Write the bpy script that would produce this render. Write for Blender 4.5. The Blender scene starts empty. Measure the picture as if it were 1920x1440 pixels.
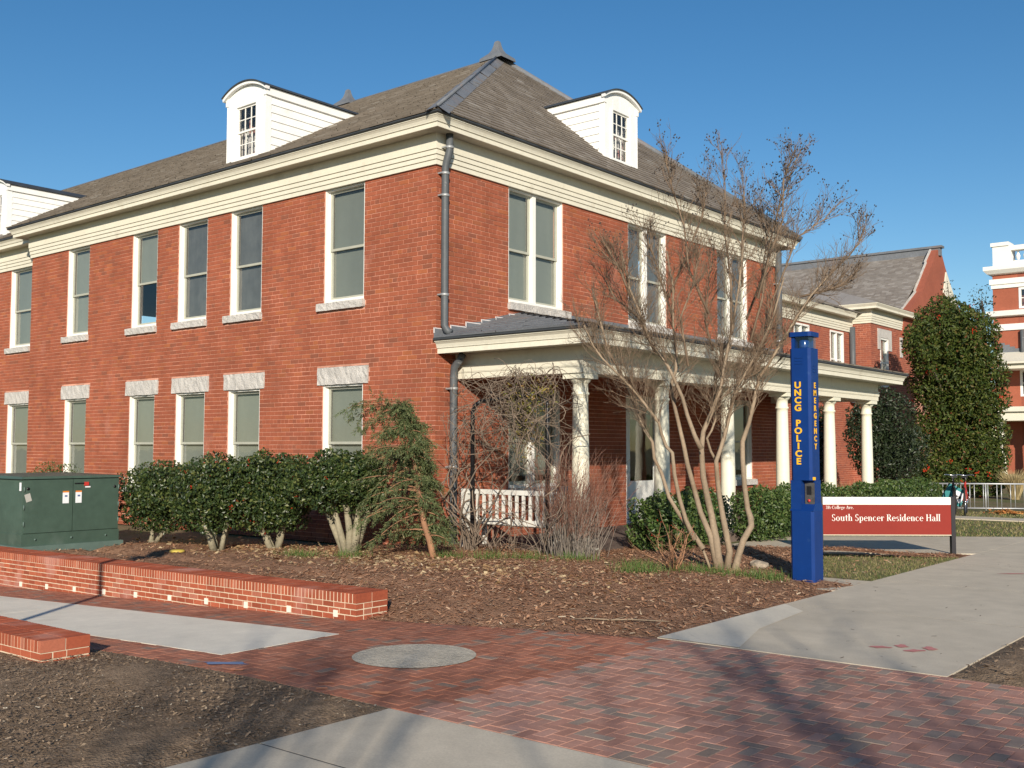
import bpy, bmesh, math, random
import numpy as np
from mathutils import Vector, Matrix

random.seed(7)
R = math.radians
scene = bpy.context.scene
COL = scene.collection

# ------------------------------------------------------------------ camera
CAM = Vector((11.2165, -11.7919, 1.6))
YAW, PITCH, ROLL, FPX = 0.687027, 0.060511, 0.001925, 1968.47
fwd = Vector((-math.sin(YAW) * math.cos(PITCH), math.cos(YAW) * math.cos(PITCH), math.sin(PITCH)))
r0 = Vector((math.cos(YAW), math.sin(YAW), 0.0))
u0 = r0.cross(fwd)
rgt = math.cos(ROLL) * r0 + math.sin(ROLL) * u0
upv = -math.sin(ROLL) * r0 + math.cos(ROLL) * u0
cd = bpy.data.cameras.new('camera')
cam = bpy.data.objects.new('camera', cd)
COL.objects.link(cam)
cd.sensor_width = 36.0
cd.lens = FPX / 1920 * 36.0
cd.clip_start = 0.1
cd.clip_end = 3000
cam.matrix_world = Matrix(((rgt.x, upv.x, -fwd.x, CAM.x), (rgt.y, upv.y, -fwd.y, CAM.y), (rgt.z, upv.z, -fwd.z, CAM.z), (0, 0, 0, 1)))
scene.camera = cam

# ------------------------------------------------------------------ light
SUN_ELEV, SUN_PHI = 20.5, 41.0           # light travels along (-sin phi, cos phi)
lx, ly = -math.sin(R(SUN_PHI)), math.cos(R(SUN_PHI))
light_dir = Vector((lx * math.cos(R(SUN_ELEV)), ly * math.cos(R(SUN_ELEV)), -math.sin(R(SUN_ELEV))))
sd = bpy.data.lights.new('sun', 'SUN')
sd.energy = 5.0
sd.angle = R(0.55)
sd.color = (1.0, 0.90, 0.76)
sun = bpy.data.objects.new('sun', sd)
COL.objects.link(sun)
sun.location = (20, -25, 18)
sun.rotation_euler = light_dir.to_track_quat('-Z', 'Y').to_euler()
w = bpy.data.worlds.new('World')
scene.world = w
w.use_nodes = True
nt = w.node_tree
sky = nt.nodes.new('ShaderNodeTexSky')
sky.sky_type = 'NISHITA'
sky.sun_disc = False
sky.sun_elevation = R(SUN_ELEV)
sky.sun_rotation = math.atan2(-lx, -ly)
sky.air_density = 1.0
sky.dust_density = 0.1
sky.ozone_density = 2.6
bg = nt.nodes['Background']
bg.inputs[1].default_value = 0.092
hs = nt.nodes.new('ShaderNodeHueSaturation')
hs.inputs['Saturation'].default_value = 1.28
nt.links.new(sky.outputs[0], hs.inputs['Color'])
nt.links.new(hs.outputs[0], bg.inputs[0])
scene.view_settings.view_transform = 'Standard'
scene.view_settings.look = 'None'
scene.view_settings.gamma = 1.0
scene.view_settings.exposure = 0.24
scene.view_settings.use_curve_mapping = False
scene.cycles.max_bounces = 6
scene.cycles.transparent_max_bounces = 12

# ------------------------------------------------------------------ materials
MATS = {}


def ramp_node(n, stops, const=False):
    r = n.new('ShaderNodeValToRGB')
    r.color_ramp.interpolation = 'CONSTANT' if const else 'LINEAR'
    els = r.color_ramp.elements
    while len(els) < len(stops):
        els.new(0.5)
    for e, (p, c) in zip(els, stops):
        e.position = p
        e.color = (*c, 1)
    return r


def mat(name, base=(0.5, 0.5, 0.5), rough=0.8, island=None, isl_amt=0.0, noise=(), bump=None, spec=0.4, metal=0.0, transl=0.0, tint=None, const=False):
    """island: colour stops over the per-piece random; noise: list of (scale, amount[, stretch]); tint: (scale, lo, hi, colour)"""
    if name in MATS:
        return MATS[name]
    m = bpy.data.materials.new(name)
    m.use_nodes = True
    t = m.node_tree
    n, l = t.nodes, t.links
    b = n['Principled BSDF']
    b.inputs['Roughness'].default_value = rough
    b.inputs['Metallic'].default_value = metal
    b.inputs['Specular IOR Level'].default_value = spec
    geo = n.new('ShaderNodeNewGeometry')
    oi = n.new('ShaderNodeObjectInfo')
    add = n.new('ShaderNodeMath'); add.operation = 'ADD'
    fr = n.new('ShaderNodeMath'); fr.operation = 'FRACT'
    l.new(geo.outputs['Random Per Island'], add.inputs[0])
    l.new(oi.outputs['Random'], add.inputs[1])
    l.new(add.outputs[0], fr.inputs[0])
    if island:
        rp = ramp_node(n, island, const)
        l.new(fr.outputs[0], rp.inputs[0])
        col = rp.outputs[0]
    else:
        c = n.new('ShaderNodeRGB')
        c.outputs[0].default_value = (*base, 1)
        col = c.outputs[0]
    val = None
    if isl_amt:
        mr = n.new('ShaderNodeMapRange')
        mr.inputs[3].default_value = 1 - isl_amt
        mr.inputs[4].default_value = 1 + isl_amt
        w2 = n.new('ShaderNodeTexWhiteNoise'); w2.noise_dimensions = '1D'
        l.new(fr.outputs[0], w2.inputs['W'])
        l.new(w2.outputs['Value'], mr.inputs[0])
        val = mr.outputs[0]
    for nz in noise:
        tx = n.new('ShaderNodeTexNoise')
        tx.inputs['Scale'].default_value = nz[0]
        tx.inputs['Detail'].default_value = 5
        tx.inputs['Roughness'].default_value = 0.62
        src = geo.outputs['Position']
        if len(nz) > 2:
            mp = n.new('ShaderNodeMapping')
            mp.inputs['Scale'].default_value = nz[2]
            l.new(src, mp.inputs['Vector'])
            src = mp.outputs[0]
        l.new(src, tx.inputs['Vector'])
        mr = n.new('ShaderNodeMapRange')
        mr.inputs[1].default_value = 0.3
        mr.inputs[2].default_value = 0.7
        mr.inputs[3].default_value = 1 - nz[1]
        mr.inputs[4].default_value = 1 + nz[1]
        l.new(tx.outputs[0], mr.inputs[0])
        if val is None:
            val = mr.outputs[0]
        else:
            mu = n.new('ShaderNodeMath'); mu.operation = 'MULTIPLY'
            l.new(val, mu.inputs[0]); l.new(mr.outputs[0], mu.inputs[1])
            val = mu.outputs[0]
    if val is not None:
        vm = n.new('ShaderNodeVectorMath'); vm.operation = 'SCALE'
        l.new(col, vm.inputs[0]); l.new(val, vm.inputs['Scale'])
        col = vm.outputs[0]
    if tint:
        for (sc_, lo, hi, tc) in tint:
            tx = n.new('ShaderNodeTexNoise')
            tx.inputs['Scale'].default_value = sc_
            tx.inputs['Detail'].default_value = 4
            l.new(geo.outputs['Position'], tx.inputs['Vector'])
            mr = n.new('ShaderNodeMapRange')
            mr.inputs[1].default_value = lo
            mr.inputs[2].default_value = hi
            l.new(tx.outputs[0], mr.inputs[0])
            mx = n.new('ShaderNodeMix'); mx.data_type = 'RGBA'
            l.new(mr.outputs[0], mx.inputs[0])
            l.new(col, mx.inputs[6])
            mx.inputs[7].default_value = (*tc, 1)
            col = mx.outputs[2]
    l.new(col, b.inputs['Base Color'])
    if bump:
        tx = n.new('ShaderNodeTexNoise')
        tx.inputs['Scale'].default_value = bump[0]
        tx.inputs['Detail'].default_value = 6
        l.new(geo.outputs['Position'], tx.inputs['Vector'])
        bp = n.new('ShaderNodeBump')
        bp.inputs['Strength'].default_value = bump[1]
        bp.inputs['Distance'].default_value = bump[2] if len(bump) > 2 else 0.01
        l.new(tx.outputs[0], bp.inputs['Height'])
        l.new(bp.outputs[0], b.inputs['Normal'])
    if transl:
        tr = n.new('ShaderNodeBsdfTranslucent')
        l.new(col, tr.inputs[0])
        ms = n.new('ShaderNodeMixShader')
        ms.inputs[0].default_value = transl
        l.new(b.outputs[0], ms.inputs[1]); l.new(tr.outputs[0], ms.inputs[2])
        l.new(ms.outputs[0], n['Material Output'].inputs[0])
    MATS[name] = m
    return m


def glass(name, ior=1.5, tint=(1, 1, 1), extra=0.0):
    if name in MATS:
        return MATS[name]
    m = bpy.data.materials.new(name)
    m.use_nodes = True
    n, l = m.node_tree.nodes, m.node_tree.links
    n.remove(n['Principled BSDF'])
    tr = n.new('ShaderNodeBsdfTransparent'); tr.inputs[0].default_value = (*tint, 1)
    gl = n.new('ShaderNodeBsdfGlossy'); gl.inputs['Roughness'].default_value = 0.03
    lw = n.new('ShaderNodeLayerWeight'); lw.inputs[0].default_value = 0.5
    pw = n.new('ShaderNodeMath'); pw.operation = 'POWER'; pw.inputs[1].default_value = 4.0
    l.new(lw.outputs['Facing'], pw.inputs[0])
    ad = n.new('ShaderNodeMath'); ad.operation = 'ADD'; ad.use_clamp = True
    ad.inputs[1].default_value = extra + ((ior - 1) / (ior + 1)) ** 2
    l.new(pw.outputs[0], ad.inputs[0])
    mx = n.new('ShaderNodeMixShader')
    l.new(ad.outputs[0], mx.inputs[0]); l.new(tr.outputs[0], mx.inputs[1]); l.new(gl.outputs[0], mx.inputs[2])
    tx = n.new('ShaderNodeTexNoise'); tx.inputs['Scale'].default_value = 1.6
    bp = n.new('ShaderNodeBump'); bp.inputs['Strength'].default_value = 0.05; bp.inputs['Distance'].default_value = 0.05
    geo = n.new('ShaderNodeNewGeometry')
    l.new(geo.outputs['Position'], tx.inputs['Vector'])
    l.new(tx.outputs[0], bp.inputs['Height']); l.new(bp.outputs[0], gl.inputs['Normal'])
    l.new(mx.outputs[0], n['Material Output'].inputs[0])
    MATS[name] = m
    return m


BRICK = mat('brick_red', island=[(0, (0.245, 0.088, 0.054)), (0.10, (0.290, 0.088, 0.050)), (0.45, (0.310, 0.094, 0.052)), (0.85, (0.330, 0.100, 0.054)), (0.95, (0.355, 0.115, 0.052)), (1, (0.235, 0.084, 0.052))],
            rough=0.88, spec=0.12, isl_amt=0.05, noise=[(0.55, 0.12), (2.2, 0.10, (1, 1, 0.16)), (3.0, 0.08), (60, 0.10)], bump=(90, 0.35, 0.004), tint=[(0.9, 0.63, 0.82, (0.44, 0.20, 0.15))])
MORTAR = mat('mortar_pink', (0.55, 0.275, 0.195), 0.92, noise=[(1.1, 0.40), (25, 0.15)], bump=(60, 0.4, 0.004), spec=0.12)
BRICK_FAR = mat('brick_far', island=[(0, (0.25, 0.076, 0.048)), (0.5, (0.31, 0.09, 0.052)), (1, (0.35, 0.105, 0.058))], rough=0.9, noise=[(1.0, 0.10), (9, 0.08)])
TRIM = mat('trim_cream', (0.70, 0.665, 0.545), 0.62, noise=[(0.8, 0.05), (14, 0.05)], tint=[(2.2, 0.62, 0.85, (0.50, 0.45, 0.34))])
TRIMW = mat('trim_white', (0.80, 0.79, 0.74), 0.55, noise=[(2.0, 0.04), (30, 0.03)])
CLAP = mat('clapboard_white', (0.82, 0.82, 0.79), 0.6, isl_amt=0.03, noise=[(4, 0.05), (30, 0.04)], tint=[(5.0, 0.66, 0.9, (0.62, 0.60, 0.53))])
COLUMN = mat('column_cream', (0.74, 0.715, 0.58), 0.5, noise=[(1.2, 0.05), (9, 0.03)])
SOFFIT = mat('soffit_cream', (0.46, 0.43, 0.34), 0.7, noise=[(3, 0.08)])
SASH = mat('sash_olive', (0.40, 0.40, 0.33), 0.55, noise=[(6, 0.06)])
BLIND = mat('blind_green', (0.205, 0.218, 0.185), 0.85, isl_amt=0.16, noise=[(1.1, 0.10, (1, 1, 0.2)), (8, 0.03)])
DARKROOM = mat('room_dark', (0.05, 0.048, 0.045), 0.9)
CURTAIN = mat('curtain_pale', (0.48, 0.44, 0.42), 0.9, noise=[(16, 0.35, (1, 1, 0.05)), (3, 0.2)], tint=[(4.0, 0.5, 0.62, (0.40, 0.16, 0.12))])
SCREEN = mat('sheer_screen', (0.115, 0.118, 0.115), 0.9, noise=[(1.3, 0.25, (2, 2, 0.3)), (5, 0.15)])
GLASS = glass('window_glass', 1.5, (0.93, 0.95, 0.94), 0.045)
STONE = mat('granite_grey', (0.50, 0.475, 0.44), 0.85, noise=[(5, 0.14), (70, 0.20)], bump=(35, 0.9, 0.02))
SLATE = mat('slate_brown', island=[(0, (0.185, 0.155, 0.125)), (0.35, (0.208, 0.177, 0.145)), (0.75, (0.230, 0.197, 0.163)), (0.96, (0.255, 0.222, 0.188)), (1, (0.32, 0.295, 0.262))], rough=0.72, isl_amt=0.05, noise=[(0.6, 0.08), (18, 0.10)], bump=(40, 0.3, 0.004), spec=0.2)
SLATE_FAR = mat('slate_grey', island=[(0, (0.205, 0.18, 0.16)), (0.6, (0.25, 0.225, 0.20)), (1, (0.31, 0.285, 0.26))], rough=0.75, noise=[(0.7, 0.1), (10, 0.1)], spec=0.2)
LEAD = mat('lead_grey', (0.15, 0.16, 0.175), 0.6, noise=[(1.4, 0.16), (12, 0.12)], tint=[(1.1, 0.58, 0.75, (0.20, 0.155, 0.14))])
LEADD = mat('gutter_dark', (0.045, 0.05, 0.055), 0.55, noise=[(3, 0.2)])
ZINC = mat('downspout_grey', (0.088, 0.096, 0.103), 0.55, noise=[(2.2, 0.15, (3, 3, 0.6)), (20, 0.10)], tint=[(7, 0.66, 0.85, (0.42, 0.42, 0.42))])
STRAP = mat('strap_grey', (0.36, 0.37, 0.37), 0.5, metal=0.4)
CONC = mat('concrete_pale', (0.53, 0.465, 0.365), 0.85, noise=[(0.5, 0.08), (3.5, 0.08), (80, 0.10)], bump=(120, 0.25, 0.004), tint=[(1.2, 0.66, 0.88, (0.38, 0.335, 0.26))], spec=0.12)
CONCW = mat('concrete_white', (0.73, 0.675, 0.565), 0.85, noise=[(0.7, 0.07), (5, 0.06), (90, 0.07)], bump=(120, 0.2, 0.004), tint=[(0.9, 0.64, 0.85, (0.46, 0.40, 0.32))], spec=0.12)
JOINT = mat('joint_dark', (0.10, 0.095, 0.085), 0.95)
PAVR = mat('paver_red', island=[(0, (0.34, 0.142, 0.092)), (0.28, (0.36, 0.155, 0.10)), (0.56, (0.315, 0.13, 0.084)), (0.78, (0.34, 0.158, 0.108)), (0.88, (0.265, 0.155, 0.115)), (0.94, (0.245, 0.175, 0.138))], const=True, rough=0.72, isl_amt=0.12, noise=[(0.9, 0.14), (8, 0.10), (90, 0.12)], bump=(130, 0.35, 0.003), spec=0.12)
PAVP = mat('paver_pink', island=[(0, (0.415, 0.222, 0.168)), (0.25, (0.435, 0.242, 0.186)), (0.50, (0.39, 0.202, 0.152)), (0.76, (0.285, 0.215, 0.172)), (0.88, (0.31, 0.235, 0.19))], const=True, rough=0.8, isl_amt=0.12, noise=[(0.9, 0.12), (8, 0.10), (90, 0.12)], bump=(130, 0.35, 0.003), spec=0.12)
SAND = mat('joint_sand', (0.22, 0.125, 0.09), 0.95, noise=[(20, 0.2)], spec=0.12)
WBRICK = mat('garden_brick', island=[(0, (0.30, 0.078, 0.042)), (0.5, (0.345, 0.088, 0.046)), (0.85, (0.39, 0.11, 0.058)), (1, (0.38, 0.15, 0.10))], rough=0.85, isl_amt=0.1, noise=[(1.4, 0.12), (40, 0.10)], bump=(100, 0.4, 0.003), tint=[(1.6, 0.56, 0.80, (0.50, 0.27, 0.22))], spec=0.12)
WMORT = mat('garden_mortar', (0.66, 0.55, 0.40), 0.92, noise=[(6, 0.15)], tint=[(1.6, 0.50, 0.75, (0.52, 0.33, 0.27))], spec=0.12)
SOIL = mat('bed_soil', (0.31, 0.175, 0.108), 0.95, noise=[(0.8, 0.25), (7, 0.3), (60, 0.3)], bump=(45, 1.0, 0.03), spec=0.12)
SOILD = mat('bed_soil_dark', (0.245, 0.172, 0.112), 0.95, noise=[(0.8, 0.25), (9, 0.35), (70, 0.35)], bump=(60, 1.0, 0.025), spec=0.12)
MULCH = mat('mulch_bark', island=[(0, (0.20, 0.10, 0.060)), (0.35, (0.31, 0.16, 0.094)), (0.7, (0.40, 0.22, 0.13)), (0.92, (0.46, 0.29, 0.18)), (1, (0.62, 0.50, 0.35))], rough=0.9, isl_amt=0.15, spec=0.12)
MULCHD = mat('mulch_dark', island=[(0, (0.13, 0.092, 0.062)), (0.45, (0.215, 0.15, 0.10)), (0.8, (0.29, 0.205, 0.135)), (0.96, (0.38, 0.28, 0.185)), (1, (0.6, 0.53, 0.41))], rough=0.9, isl_amt=0.15, spec=0.12)
LITTER = mat('leaf_litter', island=[(0, (0.28, 0.17, 0.085)), (0.5, (0.40, 0.28, 0.15)), (1, (0.52, 0.41, 0.25))], rough=0.85, spec=0.12)
LAWN = mat('lawn_soil', (0.17, 0.135, 0.07), 0.95, noise=[(0.35, 0.2), (3, 0.2), (30, 0.2)], bump=(30, 0.8, 0.03), tint=[(0.5, 0.45, 0.65, (0.10, 0.12, 0.035))])
BARKD = mat('bark_dark', (0.10, 0.078, 0.06), 0.9, noise=[(6, 0.3)])
GRASS = mat('grass_blade', island=[(0, (0.075, 0.125, 0.025)), (0.35, (0.13, 0.165, 0.04)), (0.62, (0.28, 0.235, 0.10)), (1, (0.42, 0.34, 0.18))], rough=0.7, transl=0.2)
GRASSG = mat('grass_green', island=[(0, (0.05, 0.11, 0.02)), (0.6, (0.09, 0.17, 0.03)), (1, (0.24, 0.22, 0.09))], rough=0.6, transl=0.2)
HOLLY = mat('leaf_holly', island=[(0, (0.016, 0.032, 0.010)), (0.5, (0.034, 0.058, 0.015)), (0.85, (0.065, 0.092, 0.022)), (1, (0.13, 0.14, 0.04))], rough=0.42, spec=0.45, transl=0.08)
HEDGE = mat('leaf_hedge', island=[(0, (0.028, 0.058, 0.014)), (0.5, (0.055, 0.10, 0.022)), (1, (0.12, 0.155, 0.045))], rough=0.44, spec=0.45, transl=0.1)
PHOT = mat('leaf_olive', island=[(0, (0.022, 0.042, 0.008)), (0.5, (0.055, 0.082, 0.014)), (0.88, (0.10, 0.12, 0.022)), (0.97, (0.12, 0.09, 0.026)), (1, (0.18, 0.05, 0.026))], rough=0.55, spec=0.3, transl=0.15)
DEEP = mat('leaf_deep', island=[(0, (0.012, 0.021, 0.009)), (0.7, (0.026, 0.041, 0.016)), (1, (0.05, 0.066, 0.03))], rough=0.45, transl=0.08)
CEDAR = mat('needle_cedar', island=[(0, (0.060, 0.085, 0.032)), (0.6, (0.105, 0.135, 0.05)), (0.9, (0.16, 0.185, 0.075)), (1, (0.24, 0.16, 0.08))], rough=0.6, transl=0.12)
VINEL = mat('leaf_vine', island=[(0, (0.15, 0.16, 0.03)), (0.6, (0.27, 0.23, 0.05)), (1, (0.30, 0.17, 0.06))], rough=0.5, transl=0.25)
BARKP = mat('bark_pale', (0.27, 0.205, 0.14), 0.8, noise=[(5, 0.22, (1, 1, 0.35)), (40, 0.15)], bump=(30, 0.4, 0.01), tint=[(3.0, 0.56, 0.72, (0.19, 0.13, 0.08))])
TWIG = mat('bark_twig', (0.20, 0.142, 0.095), 0.85, noise=[(6, 0.25)])
BARKH = mat('bark_holly', (0.27, 0.24, 0.165), 0.85, noise=[(6, 0.25), (40, 0.15)], bump=(30, 0.5, 0.01))
BARKR = mat('bark_red', (0.30, 0.155, 0.085), 0.85, noise=[(8, 0.25, (1, 1, 0.3))], bump=(40, 0.5, 0.01))
VINEB = mat('bark_vine', (0.19, 0.145, 0.108), 0.88, isl_amt=0.3, noise=[(9, 0.25)])
REDTW = mat('twig_reddish', island=[(0, (0.16, 0.07, 0.045)), (0.6, (0.22, 0.105, 0.07)), (1, (0.27, 0.17, 0.13))], rough=0.85)
POD = mat('seed_pod', (0.050, 0.040, 0.035), 0.85)
BERRY = mat('berry_red', (0.50, 0.035, 0.015), 0.35)
BLUE = mat('pole_blue', (0.004, 0.033, 0.165), 0.45, spec=0.22, noise=[(1.0, 0.08), (12, 0.06)], tint=[(9, 0.66, 0.8, (0.02, 0.06, 0.19))], bump=(140, 0.08, 0.002))
YELLOW = mat('letter_yellow', (0.80, 0.44, 0.02), 0.5)
BLACK = mat('black_paint', (0.012, 0.012, 0.014), 0.4, noise=[(8, 0.2)])
PANEL = mat('phone_panel', (0.10, 0.095, 0.09), 0.45, metal=0.4, noise=[(20, 0.3)])
BEACON = glass('beacon_clear', 1.45, (0.80, 0.86, 0.92), 0.03)
BEACONB = mat('beacon_blue', (0.006, 0.05, 0.20), 0.2, spec=0.8)
SIGNR = mat('sign_red', (0.235, 0.030, 0.022), 0.65, spec=0.15, noise=[(1.0, 0.04), (9, 0.03)])
SIGNW = mat('sign_white', (0.80, 0.78, 0.72), 0.5)
SIGNB = mat('sign_post', (0.020, 0.018, 0.022), 0.4)
TGREEN = mat('cabinet_green', (0.055, 0.092, 0.070), 0.5, noise=[(1.6, 0.14), (9, 0.08)], tint=[(2.6, 0.60, 0.85, (0.10, 0.14, 0.115))])
TGREENL = mat('cabinet_base', (0.10, 0.15, 0.13), 0.6, noise=[(3, 0.12)])
ORANGE = mat('sticker_orange', (0.70, 0.22, 0.03), 0.5)
STICK = mat('sticker_white', (0.78, 0.80, 0.82), 0.5)
INK = mat('ink_blue', (0.10, 0.14, 0.28), 0.6)
REDP = mat('red_paint', (0.50, 0.045, 0.035), 0.4)
GALV = mat('galvanised', (0.46, 0.47, 0.48), 0.45, metal=0.5)
TEAL = mat('teal_plastic', (0.01, 0.19, 0.20), 0.5)
TYRE = mat('tyre_black', (0.02, 0.02, 0.02), 0.8)
CHROME = mat('chrome', (0.65, 0.66, 0.68), 0.25, metal=0.9)
BENCHW = mat('bench_white', (0.66, 0.65, 0.60), 0.65, noise=[(5, 0.10)], tint=[(5, 0.6, 0.8, (0.45, 0.42, 0.34))])
WEEP = mat('vent_white', (0.80, 0.76, 0.64), 0.6)
CHALKB = mat('marking_blue', (0.16, 0.22, 0.36), 0.9)
CHALKO = mat('marking_orange', (0.62, 0.24, 0.12), 0.9)
CHALKR = mat('marking_red', (0.52, 0.20, 0.185), 0.9)

# ------------------------------------------------------------------ mesh helpers


class MB:
    def __init__(s):
        s.v, s.f, s.sm = [], [], []

    def add(s, vs, fs, smooth=False):
        o = len(s.v)
        s.v += [tuple(v) for v in vs]
        s.f += [tuple(i + o for i in f) for f in fs]
        s.sm += [smooth] * len(fs)
        return s

    def box(s, x0, x1, y0, y1, z0, z1):
        x0, x1 = min(x0, x1), max(x0, x1); y0, y1 = min(y0, y1), max(y0, y1); z0, z1 = min(z0, z1), max(z0, z1)
        return s.add([(x0, y0, z0), (x1, y0, z0), (x1, y1, z0), (x0, y1, z0), (x0, y0, z1), (x1, y0, z1), (x1, y1, z1), (x0, y1, z1)],
                     [(3, 2, 1, 0), (4, 5, 6, 7), (0, 1, 5, 4), (1, 2, 6, 5), (2, 3, 7, 6), (3, 0, 4, 7)])

    def obox(s, c, ax, ay, az):
        """box with centre c and half-axis vectors"""
        c, ax, ay, az = Vector(c), Vector(ax), Vector(ay), Vector(az)
        vs = [c + i * ax + j * ay + k * az for k in (-1, 1) for i, j in ((-1, -1), (1, -1), (1, 1), (-1, 1))]
        return s.add(vs, [(3, 2, 1, 0), (4, 5, 6, 7), (0, 1, 5, 4), (1, 2, 6, 5), (2, 3, 7, 6), (3, 0, 4, 7)])

    def bar(s, a, b, w_, h_=None):
        a, b = Vector(a), Vector(b)
        d = (b - a)
        L = d.length
        d.normalize()
        up = Vector((0, 0, 1)) if abs(d.z) < 0.9 else Vector((1, 0, 0))
        sx = d.cross(up).normalized()
        sy = sx.cross(d).normalized()
        return s.obox((a + b) / 2, d * L / 2, sx * w_ / 2, sy * (h_ or w_) / 2)

    def tube(s, pts, rad, k=6, cap=True, smooth=True):
        pts = [Vector(p) for p in pts]
        n = len(pts)
        if not hasattr(rad, '__len__'):
            rad = [rad] * n
        vs, fs = [], []
        prev = None
        for i, p in enumerate(pts):
            d = (pts[min(i + 1, n - 1)] - pts[max(i - 1, 0)])
            if d.length < 1e-9:
                d = Vector((0, 0, 1))
            d.normalize()
            if prev is None:
                a = Vector((1, 0, 0)) if abs(d.x) < 0.8 else Vector((0, 1, 0))
                sx = d.cross(a).normalized()
            else:
                sx = (prev - d * prev.dot(d))
                sx = sx.normalized() if sx.length > 1e-6 else d.cross(Vector((0.3, 0.5, 0.8))).normalized()
            prev = sx
            sy = d.cross(sx)
            for j in range(k):
                a = 2 * math.pi * j / k
                vs.append(p + (sx * math.cos(a) + sy * math.sin(a)) * rad[i])
        for i in range(n - 1):
            for j in range(k):
                j2 = (j + 1) % k
                fs.append((i * k + j, i * k + j2, (i + 1) * k + j2, (i + 1) * k + j))
        if cap and k > 2:
            fs.append(tuple(range(k))[::-1])
            fs.append(tuple((n - 1) * k + j for j in range(k)))
        return s.add(vs, fs, smooth)

    def lathe(s, prof, c=(0, 0, 0), k=20, smooth=True):
        vs, fs = [], []
        for (r_, z) in prof:
            for j in range(k):
                a = 2 * math.pi * j / k
                vs.append((c[0] + r_ * math.cos(a), c[1] + r_ * math.sin(a), c[2] + z))
        for i in range(len(prof) - 1):
            for j in range(k):
                j2 = (j + 1) % k
                fs.append((i * k + j, i * k + j2, (i + 1) * k + j2, (i + 1) * k + j))
        fs.append(tuple(range(k))[::-1])
        fs.append(tuple((len(prof) - 1) * k + j for j in range(k)))
        return s.add(vs, fs, smooth)

    def prism(s, poly, a, b):
        """poly: list of 3D points (planar), extruded by vector from a-offset to b-offset"""
        n = len(poly)
        a, b = Vector(a), Vector(b)
        vs = [Vector(p) + a for p in poly] + [Vector(p) + b for p in poly]
        fs = [tuple(range(n))[::-1], tuple(range(n, 2 * n))] + [(i, (i + 1) % n, n + (i + 1) % n, n + i) for i in range(n)]
        return s.add(vs, fs)

    def mesh(s, name):
        me = bpy.data.meshes.new(name)
        me.from_pydata(s.v, [], s.f)
        if any(s.sm):
            me.polygons.foreach_set('use_smooth', s.sm)
        me.update()
        return me

    def build(s, name, m, parent=None, fixn=False):
        me = s.mesh(name)
        me.materials.append(m)
        if fixn:
            b = bmesh.new(); b.from_mesh(me)
            bmesh.ops.recalc_face_normals(b, faces=b.faces)
            b.to_mesh(me); b.free()
        return link(name, me, parent)


def link(name, me, parent=None):
    o = bpy.data.objects.new(name, me)
    COL.objects.link(o)
    if parent:
        o.parent = parent
        if parent.type == 'EMPTY' or parent.parent or parent.location.length:
            o.matrix_parent_inverse = Matrix.Identity(4)
    return o


def np_mesh(name, V, F, m, parent=None, smooth=False):
    """V (n,3), F (m,k) arrays"""
    V = np.asarray(V, dtype=np.float32).reshape(-1, 3)
    F = np.asarray(F, dtype=np.int32)
    me = bpy.data.meshes.new(name)
    k = F.shape[1]
    me.vertices.add(len(V)); me.vertices.foreach_set('co', V.ravel())
    me.loops.add(F.size); me.loops.foreach_set('vertex_index', F.ravel())
    me.polygons.add(len(F))
    me.polygons.foreach_set('loop_start', np.arange(0, F.size, k, dtype=np.int32))
    me.polygons.foreach_set('loop_total', np.full(len(F), k, dtype=np.int32))
    me.update(calc_edges=True)
    if not smooth:
        me.shade_flat()
    me.materials.append(m)
    return link(name, me, parent)


def empty(name, label=None, cat=None, group=None, loc=(0, 0, 0), rz=0.0):
    o = bpy.data.objects.new(name, None)
    o.empty_display_size = 0.2
    COL.objects.link(o)
    o.location = loc
    o.rotation_euler = (0, 0, rz)
    tag(o, label, cat, group)
    return o


def tag(o, label=None, cat=None, group=None, kind=None):
    if label: o['label'] = label
    if cat: o['category'] = cat
    if group: o['group'] = group
    if kind: o['kind'] = kind
    return o


def lerp(a, b, t):
    return a + (b - a) * t


def at_depth(px, py, dep):
    """world point seen along a sight line at a given forward distance (used to lay out limbs of the bare tree)"""
    return CAM + (fwd * FPX + rgt * (px - 960) - upv * (py - 720)) * (dep / FPX)


def trim(mb, prof, path, closed_ends=True):
    """sweep profile [(out, z)...] along plan path [(x,y)...]; out is to the right-hand side of travel"""
    n = len(path)
    P = [Vector((a, b)) for a, b in path]
    rings = []
    for i in range(n):
        if i == 0: d1 = d2 = (P[1] - P[0]).normalized()
        elif i == n - 1: d1 = d2 = (P[i] - P[i - 1]).normalized()
        else: d1, d2 = (P[i] - P[i - 1]).normalized(), (P[i + 1] - P[i]).normalized()
        n1 = Vector((d1.y, -d1.x)); n2 = Vector((d2.y, -d2.x))
        m_ = (n1 + n2)
        m_ = m_ / (m_.length_squared / 2) if m_.length_squared > 1e-6 else n1
        rings.append([(P[i].x + m_.x * o, P[i].y + m_.y * o, z) for o, z in prof])
    k = len(prof)
    vs = [v for r_ in rings for v in r_]
    fs = [(i * k + j, (i + 1) * k + j, (i + 1) * k + (j + 1) % k, i * k + (j + 1) % k) for i in range(n - 1) for j in range(k)]
    if closed_ends:
        fs += [tuple(range(k)), tuple((n - 1) * k + j for j in range(k))[::-1]]
    return mb.add(vs, fs)


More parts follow.
